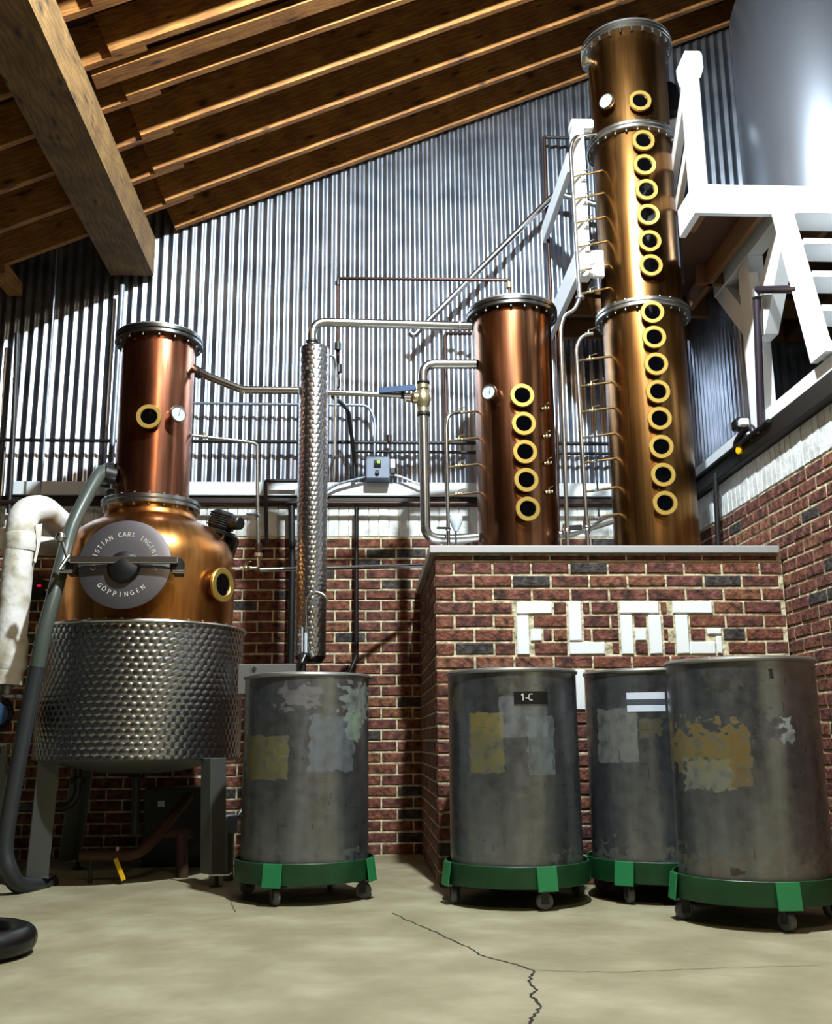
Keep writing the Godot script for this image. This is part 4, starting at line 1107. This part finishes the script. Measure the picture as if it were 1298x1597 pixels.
# ---------------------------------------------------------------- left side: insulated pipe, hoses, pump
func build_left() -> void:
	var q := 5.25
	var t := thing("insulated_pipe", "white wrapped insulated pipe with an elbow beside the pot still", "pipe", onz(14, 1068, q))
	obj("upright", MB.new().tube(bend([onz(10, 1068, q), onz(36, 800, q), onz(64, 792, q + 0.12), onz(150, 868, q + 0.85)], 0.13, 8), 0.077, 24), M.insulation, t)
	obj("wrap", MB.new().lathe(v2([0.078, -0.05, 0.084, -0.03, 0.081, 0.0, 0.085, 0.03, 0.078, 0.045]), at(onz(33, 845, q)), 22), M.insulation, t)
	obj("wrap", MB.new().lathe(v2([0.07, -0.09, 0.085, -0.06, 0.082, 0.0, 0.086, 0.05, 0.078, 0.09]), at(onz(16, 1022, q)), 20), M.insulation, t)
	obj("loose_flap", MB.new().prism(PackedVector2Array([Vector2(-0.015, 0.09), Vector2(0.025, 0.10), Vector2(0.022, 0.0), Vector2(0.004, -0.11), Vector2(-0.008, -0.10), Vector2(0.004, -0.02)]), Transform3D(Basis(Vector3.UP, 0.9), onz(57, 845, q - 0.02)), 0.004), M.insulation, t)
	obj("cross_branch", MB.new().tube([onz(-30, 842, q + 0.1), onz(20, 842, q + 0.1)], 0.062, 20), M.insulation, t)
	obj("far_branch", MB.new().tube([onz(40, 850, q + 0.5), onz(140, 855, q + 0.75)], 0.055, 18), M.insulation, t)
	obj("flange", MB.new().lathe(disc(0.075, 0.02), at(onz(9, 1090, q)), 24).lathe(disc(0.03, 0.05), at(onz(9, 1084, q)), 16), M.dull_steel, t)
	# flexible hose from the neck valve to the floor
	var hs := thing("grey_hose", "grey flexible hose hanging in front of the pot still down to the floor", "hose", onz(20, 1372, 4.98))
	var path := smooth_path([onz(170, 738, 5.42), onz(158, 737, 5.36), onz(140, 765, 5.28), onz(113, 820, 5.16), onz(99, 870, 5.06), onz(84, 930, 4.98), onz(68, 990, 4.95), onz(58, 1040, 4.95)], 10)
	obj("smooth_hose", MB.new().tube(path, 0.036, 18), M.hose, hs)
	var low := smooth_path([onz(58, 1040, 4.95), onz(50, 1080, 4.95), onz(38, 1140, 4.95), onz(24, 1215, 4.96), onz(11, 1290, 4.98), onz(8, 1330, 4.98), onz(15, 1358, 4.98), onz(26, 1378, 5.03), onz(48, 1382, 5.14), onz(80, 1376, 5.35)], 20)
	obj("ribbed_hose", MB.new().tube(low, 0.036, 18, true, 0.10), M.hose_rib, hs)
	obj("coupling", MB.new().lathe(disc(0.046, 0.07, 0.006), along(Vector3(1, -0.2, -0.6), onz(160, 737, 5.37)), 18), M.dark_steel, hs)
	var vv := thing("neck_valve", "black valve stack holding the grey hose beside the pot neck", "valve", onz(172, 800, 5.5))
	obj("stack", MB.new().tube([onz(176, 735, 5.48), onz(172, 805, 5.5)], 0.024, 14), M.dark_steel, vv)
	obj("elbow", MB.new().tube(bend([onz(160, 737, 5.38), onz(174, 728, 5.46), onz(176, 745, 5.48)], 0.04), 0.034, 16), M.dark_steel, vv)
	obj("lever", MB.new().bar(onz(156, 757, 5.44), onz(172, 760, 5.46), 0.02, 0.012, Vector3.UP, 0.003), M.black, vv)
	obj("clamp", MB.new().lathe(disc(0.04, 0.03), at(onz(175, 765, 5.49)), 16).lathe(disc(0.04, 0.03), at(onz(173, 788, 5.5)), 16), M.dull_steel, vv)
	# pump and stand at the edge
	var pu := thing("transfer_pump", "black and blue pump on a steel stand at the foot of the insulated pipe", "pump", onz(0, 1385, 5.2))
	obj("motor", MB.new().lathe(v2([0.0, 0.0, 0.09, 0.0, 0.10, 0.02, 0.10, 0.2, 0.08, 0.24, 0.0, 0.25]), along(Vector3(0.2, 0, 1), onz(-10, 1112, 5.35)), 26), M.black, pu)
	obj("impeller_case", MB.new().lathe(v2([0.0, 0.0, 0.05, 0.0, 0.055, 0.012, 0.0, 0.02]), along(Vector3(0.2, 0, 1), onz(-6, 1114, 5.09)), 20), M.teal, pu)
	obj("shelf", MB.new().boxat(onz(-60, 1166, 5.1), onz(15, 1160, 5.45), 0.003), M.dull_steel, pu)
	for s in [[-50, 5.14], [8, 5.14], [8, 5.4], [-50, 5.4]]:
		var a := onz(s[0], 1163, s[1])
		obj("leg", MB.new().boxat(Vector3(a.x - 0.015, 0, a.z - 0.015), Vector3(a.x + 0.015, a.y, a.z + 0.015), 0.002), M.leg_steel, pu)
	var pn := thing("wall_controller", "small dark wall controller with red figures behind the grey hose", "controller", onz(48, 928, 6.40))
	obj("case", MB.new().boxat(onz(46, 930, 6.44), onz(66, 902, 6.36), 0.004), M.dark_steel, pn)
	obj("lit_digits", MB.new().boxat(onz(58, 915, 6.358), onz(64, 912, 6.355), 0.0005), M.red_led, pn)
	# pipes below the pot
	var u := thing("drain_assembly", "dark drain pipes with a yellow lever valve under the pot still", "pipe", onz(160, 1385, 5.35))
	obj("drain_run", MB.new().tube(bend([onz(125, 1335, 5.35), onz(215, 1334, 5.35), onz(250, 1300, 5.45), onz(295, 1240, 5.7)], 0.06), 0.026, 14), M.rust, u)
	valve(u, onz(183, 1334, 5.35), Vector3(1, 0, 0), 0.028, M.valve, null, Vector3.RIGHT)
	obj("yellow_lever", MB.new().bar(onz(180, 1339, 5.30), onz(193, 1373, 5.29), 0.022, 0.006, Vector3(0, 0, 1), 0.003), M.yellow, u)
	obj("bottom_outlet", MB.new().tube([onz(213, 1182, 5.5), onz(211, 1300, 5.5)], 0.022, 12).lathe(disc(0.045, 0.014), at(onz(213, 1215, 5.5)), 20), M.dark_steel, u)
	obj("steam_trap", MB.new().tube(bend([onz(121, 1182, 5.5), onz(121, 1240, 5.5), onz(105, 1259, 5.5), onz(30, 1259, 5.5)], 0.08), 0.022, 12).lathe(disc(0.045, 0.03), at(onz(121, 1222, 5.5)), 20), M.dark_steel, u)
	obj("drop_leg", MB.new().tube([onz(141, 1340, 5.35), onz(141, 1388, 5.35)], 0.009, 10), M.dark_steel, u)
	obj("cross_tee", MB.new().tube([onz(243, 1300, 5.5), onz(300, 1300, 5.6)], 0.024, 12).tube([onz(283, 1300, 5.55), onz(285, 1372, 5.55)], 0.03, 12), M.rust, u)
	var bo := thing("burner_cabinet", "black equipment cabinet standing behind the drain pipes under the pot still", "cabinet", onz(265, 1385, 6.05))
	obj("cabinet_body", MB.new().boxat(Vector3(onz(225, 1300, 6.05).x, 0.0, -6.3), Vector3(onz(318, 1300, 6.05).x, onz(265, 1228, 6.0).y, -6.0), 0.008), M.black, bo)
	obj("cabinet_label", MB.new().boxat(onz(246, 1258, 5.999), onz(257, 1249, 5.996), 0.0005), M.paper, bo)
	var rg := thing("gas_regulator", "small grey regulator on the floor pipe right of the pot still legs", "regulator", onz(358, 1345, 5.4))
	obj("regulator_body", MB.new().boxat(onz(350, 1298, 5.42), onz(370, 1272, 5.34), 0.006), M.grey_box, rg)
	obj("standpipe", MB.new().tube([onz(357, 1298, 5.4), onz(356, 1392, 5.4)], 0.026, 12), M.leg_steel, rg)
	obj("elbow", MB.new().tube(bend([onz(366, 1285, 5.38), onz(374, 1268, 5.4), onz(384, 1255, 5.45)], 0.03), 0.011, 10), M.leg_steel, rg)
	# black hose coil at the edge of the floor
	var c := ony(-62, 1492, 0.0)
	var co := []
	for i in 61:
		var a := TAU * i / 60.0
		co.append(c + Vector3(cos(a) * 0.19, 0.046, sin(a) * 0.19))
	tag(obj("floor_hose", MB.new().tube(co, 0.045, 18), M.rubber), "coiled black hose lying on the concrete floor", "hose")

# ---------------------------------------------------------------- mezzanine, ladder stair, tank
func build_mezzanine() -> void:
	var z := thing("mezzanine", "white painted timber mezzanine with railing and braces above the right wall", "mezzanine", Vector3(RIGHT, 2.287, -5.2))
	var y0 := 3.32
	var y1 := 3.485
	var ft := 0.035
	# deck plan: a cut corner leaves room for the tall column, a walkway passes behind it
	var plan := [[1.698, -4.684], [4.2, -4.684], [4.2, -6.40], [1.234, -6.40], [1.234, -5.424], [1.395, -5.424], [1.395, -5.95], [1.985, -5.95], [1.985, -5.76], [1.706, -4.95]]
	var pg0 := PackedVector2Array()
	for q in plan: pg0.append(Vector2(q[0], -q[1]))
	obj("deck_board", MB.new().prism(pg0, Transform3D(Basis(Vector3(1, 0, 0), Vector3(0, 0, -1), Vector3(0, 1, 0)), Vector3(0, y1 - 0.018, 0)), 0.026), M.ply, z)
	for f in [[1.695, 4.2, -4.68 - ft, -4.68], [1.695, 1.695 + ft, -4.95, -4.68 - ft], [1.23, 1.395, -5.42 - ft, -5.42], [1.23, 1.23 + ft, -6.40, -5.42 - ft]]:
		obj("fascia", MB.new().boxat(Vector3(f[0], y0, f[2]), Vector3(f[1], y1, f[3]), 0.003), M.white, z)
	obj("edge_board", MB.new().bar(Vector3(1.722, y1 - 0.018, -4.955), Vector3(2.003, y1 - 0.018, -5.76), 0.02, 0.024, Vector3.UP, 0.002), M.joist, z)
	for j in [[1.695 + ft, 1.695 + ft + 0.035, -4.90, -4.72], [2.04, 2.075, -5.90, -4.72], [2.45, 2.485, -6.38, -4.72], [2.85, 2.885, -6.38, -4.72], [1.98, 2.138, -5.55, -5.515], [1.27, 4.2, -6.02, -5.985], [1.27, 4.2, -6.39, -6.355]]:
		obj("joist", MB.new().boxat(Vector3(j[0], y0 + 0.006, j[2]), Vector3(j[1], y1 - 0.032, j[3]), 0.002), M.joist, z)
	# posts and rails
	var pt := onz(1087, 88, 4.72).y
	obj("rail_post", MB.new().boxat(Vector3(1.695, y0 + 0.02, -4.76), Vector3(1.772, pt - 0.1, -4.678), 0.004), M.white, z)
	obj("post_cap", MB.new().prism(PackedVector2Array([Vector2(-0.043, -0.16), Vector2(0.043, -0.16), Vector2(0.062, -0.10), Vector2(0.060, -0.015), Vector2(0.05, 0), Vector2(-0.03, 0), Vector2(-0.056, -0.06), Vector2(-0.054, -0.11)]), at(Vector3(1.735, pt, -4.72)), 0.085), M.white, z)
	var pl := onz(903, 205, 5.47).y
	obj("rail_post", MB.new().boxat(Vector3(1.245, y0, -5.51), Vector3(1.318, pl, -5.43), 0.004), M.white, z)
	obj("post_cap", MB.new().boxat(Vector3(1.24, pl, -5.52), Vector3(1.38, pl + 0.06, -5.42), 0.01), M.white, z)
	obj("top_rail", MB.new().bar(Vector3(1.735, pt - 0.14, -4.76), Vector3(1.99, pt - 0.14, -5.95), 0.038, 0.12, Vector3.UP, 0.004), M.white, z)
	obj("mid_rail", MB.new().bar(Vector3(1.74, pt - 0.42, -4.76), Vector3(1.99, pt - 0.42, -5.95), 0.03, 0.09, Vector3.UP, 0.004), M.white, z)
	obj("top_rail", MB.new().bar(Vector3(1.24, pl - 0.19, -5.50), Vector3(1.24, pl - 0.19, -6.41), 0.035, 0.13, Vector3.UP, 0.004), M.white, z)
	# wall post with braces under the carrying beam, bottom plate
	var px0 := RIGHT + 0.002
	var px1 := RIGHT + 0.09
	obj("carrying_beam", MB.new().boxat(Vector3(px0, 3.325, -5.705), Vector3(px1, 3.45, -4.72), 0.003), M.white, z)
	obj("wall_post", MB.new().boxat(Vector3(px0, 2.288, -5.30), Vector3(px1, 3.324, -5.14), 0.003), M.white, z)
	var B := Basis(Vector3(0, 0, -1), Vector3.UP, Vector3(1, 0, 0))
	var br := func(pts: Array) -> void:
		var pg := PackedVector2Array()
		for q in pts: pg.append(Vector2(-q[1], q[0]))
		obj("knee_brace", MB.new().prism(pg, Transform3D(B, Vector3((px0 + px1) * 0.5, 0, 0)), 0.075), M.white, z)
	br.call([[2.90, -5.30], [3.324, -5.70], [3.324, -5.53], [3.08, -5.30]])
	br.call([[2.80, -5.14], [2.80, -5.02], [3.324, -4.58], [3.324, -4.76], [3.0, -5.14]])
	obj("bottom_plate", MB.new().boxat(Vector3(px0 - 0.008, 2.288, -5.139), Vector3(px1, 2.388, -3.4), 0.003), M.white, z)
	# ladder stair
	var st := thing("ladder_stair", "steep white ladder stair leaning against the mezzanine edge over the right wall", "stair", Vector3(RIGHT, 2.39, -4.4))
	var sx := RIGHT - 0.03
	for x in [sx, sx + 0.62]:
		var pg2 := PackedVector2Array([Vector2(4.677, 3.33), Vector2(4.53, 3.33), Vector2(4.24, 2.392), Vector2(4.405, 2.392)])
		obj("stringer", MB.new().prism(pg2, Transform3D(B, Vector3(x, 0, 0)), 0.035), M.white, st)
	for i in 5:
		var ty := 3.25 - 0.2 * i
		var tz := -4.56 + (3.25 - ty) * 0.285
		obj("tread", MB.new().boxat(Vector3(sx + 0.019, ty - 0.035, tz - 0.10), Vector3(sx + 0.60, ty, tz + 0.08), 0.003), M.white, st)
	# tank on the deck
	var tk := thing("storage_tank", "large brushed steel storage tank standing on the mezzanine deck", "tank", Vector3(3.06, y1, -5.74))
	obj("tank_shell", MB.new().lathe(v2([0.0, y1 + 0.10, 0.5, y1 + 0.10, 0.60, y1 + 0.16, 0.605, y1 + 0.2, 0.605, 5.45, 0.59, 5.50, 0.45, 5.58, 0.0, 5.62]), at(Vector3(3.06, 0, -5.74)), 72), M.tank, tk)
	for a in [0.8, 2.4, 4.0, 5.5]:
		obj("leg", MB.new().lathe(disc(0.03, 0.14), at(Vector3(3.06 + sin(a) * 0.45, y1 - 0.004, -5.74 + cos(a) * 0.45)), 12), M.dull_steel, tk)
	# motor seen between column and railing
	var mt := thing("deck_motor", "black motor with a white mount behind the tall column's top flange", "motor", Vector3(2.12, y1, -6.12))
	var mb := onz(1056, 215, 6.1)
	obj("pedestal", MB.new().boxat(Vector3(mb.x - 0.08, y1 - 0.004, -6.2), Vector3(mb.x + 0.08, mb.y - 0.02, -6.02), 0.01), M.dark_steel, mt)
	obj("mount", MB.new().lathe(v2([0.0, -0.02, 0.05, -0.02, 0.11, 0.03, 0.12, 0.07, 0.06, 0.12, 0.0, 0.13]), at(mb), 20), M.white, mt)
	obj("motor_can", MB.new().lathe(v2([0.0, 0.12, 0.05, 0.12, 0.085, 0.16, 0.085, 0.36, 0.06, 0.40, 0.0, 0.41]), along(Vector3(-0.15, 1, 0), mb), 20), M.black, mt)

func build_lamps() -> void:
	for l in [["glass globe high bay lamp hanging below the rafters over the drums", KEY, 0.13, 0.07, KEY_E, C(0.94, 0.985, 1.0)], ["unseen fill lamp added below the rafters over the empty floor to brighten front facing surfaces", FILL, 0.13, 0.07, FILL_E, C(1.0, 0.90, 0.74)]]:
		var p: Vector3 = l[1]
		var o := thing("key_or_fill_lamp", l[0], "lamp", p)
		obj("shade", MB.new().lathe(v2([0.20, -0.060, 0.204, -0.062, 0.206, -0.056, 0.075, 0.02, 0.065, 0.09, 0.0, 0.095, 0.0, 0.085, 0.055, 0.08, 0.065, 0.012, 0.20, -0.060]), at(p), 40), M.white, o)
		obj("globe", MB.new().lathe(v2([0.0, -0.175, 0.04, -0.168, 0.066, -0.14, 0.076, -0.10, 0.066, -0.06, 0.04, -0.03, 0.0, -0.02]), at(p), 24), M.lamp_glow, o)
		obj("hanger", MB.new().tube([p + Vector3(0, 0.09, 0), Vector3(p.x, roof_y(p.x) + 0.22, p.z)], 0.008, 8), M.dark_steel, o)
		var a := OmniLight3D.new()
		a.name = "lamp_light"
		a.light_size = l[3]
		a.light_energy = l[4]; a.light_color = l[5]
		a.omni_range = 30.0; a.omni_attenuation = 2.0
		a.shadow_enabled = true
		a.position = Vector3(0, -0.10, 0)
		o.add_child(a)

var KEY := Vector3(0.60, 4.90, -2.96)
var FILL := Vector3(0.9, 4.70, 1.1)  # unseen lamp, added as warm fill for the surfaces facing the camera
var KEY_E := 40.0
var FILL_E := 5.0

func _ready() -> void:
	rng.seed = 20240
	# camera: axes from the vanishing points of the walls
	var fc := Vector3(-79, -359, -1580).normalized()
	var uc := Vector3(-62, 7000, -1580)
	uc = (uc - fc * uc.dot(fc)).normalized()
	AZ = -fc; AY = uc; AX = AY.cross(AZ)
	var cam := Camera3D.new()
	cam.name = "camera"
	cam.fov = rad_to_deg(2.0 * atan(798.5 / 1580.0))
	cam.transform = Transform3D(Basis(Vector3(AX.x, AY.x, AZ.x), Vector3(AX.y, AY.y, AZ.y), Vector3(AX.z, AY.z, AZ.z)), EYE)
	cam.near = 0.05
	add_child(cam)
	cam.current = true
	# environment: a closed hall, no sky light
	var we := WorldEnvironment.new()
	we.name = "world_environment"
	var env := Environment.new()
	env.background_mode = Environment.BG_COLOR
	env.background_color = Color(0, 0, 0)
	env.ambient_light_source = Environment.AMBIENT_SOURCE_DISABLED
	env.tonemap_mode = Environment.TONE_MAPPER_LINEAR
	env.tonemap_exposure = 1.0
	env.sdfgi_enabled = true; env.ssao_enabled = true; env.ssil_enabled = true
	we.environment = env
	add_child(we)
	make_materials()
	build_lamps()
	build_setting()
	build_platform()
	build_columns()
	build_pot()
	build_drums()
	build_mezzanine()
	build_pipes()
	build_left()
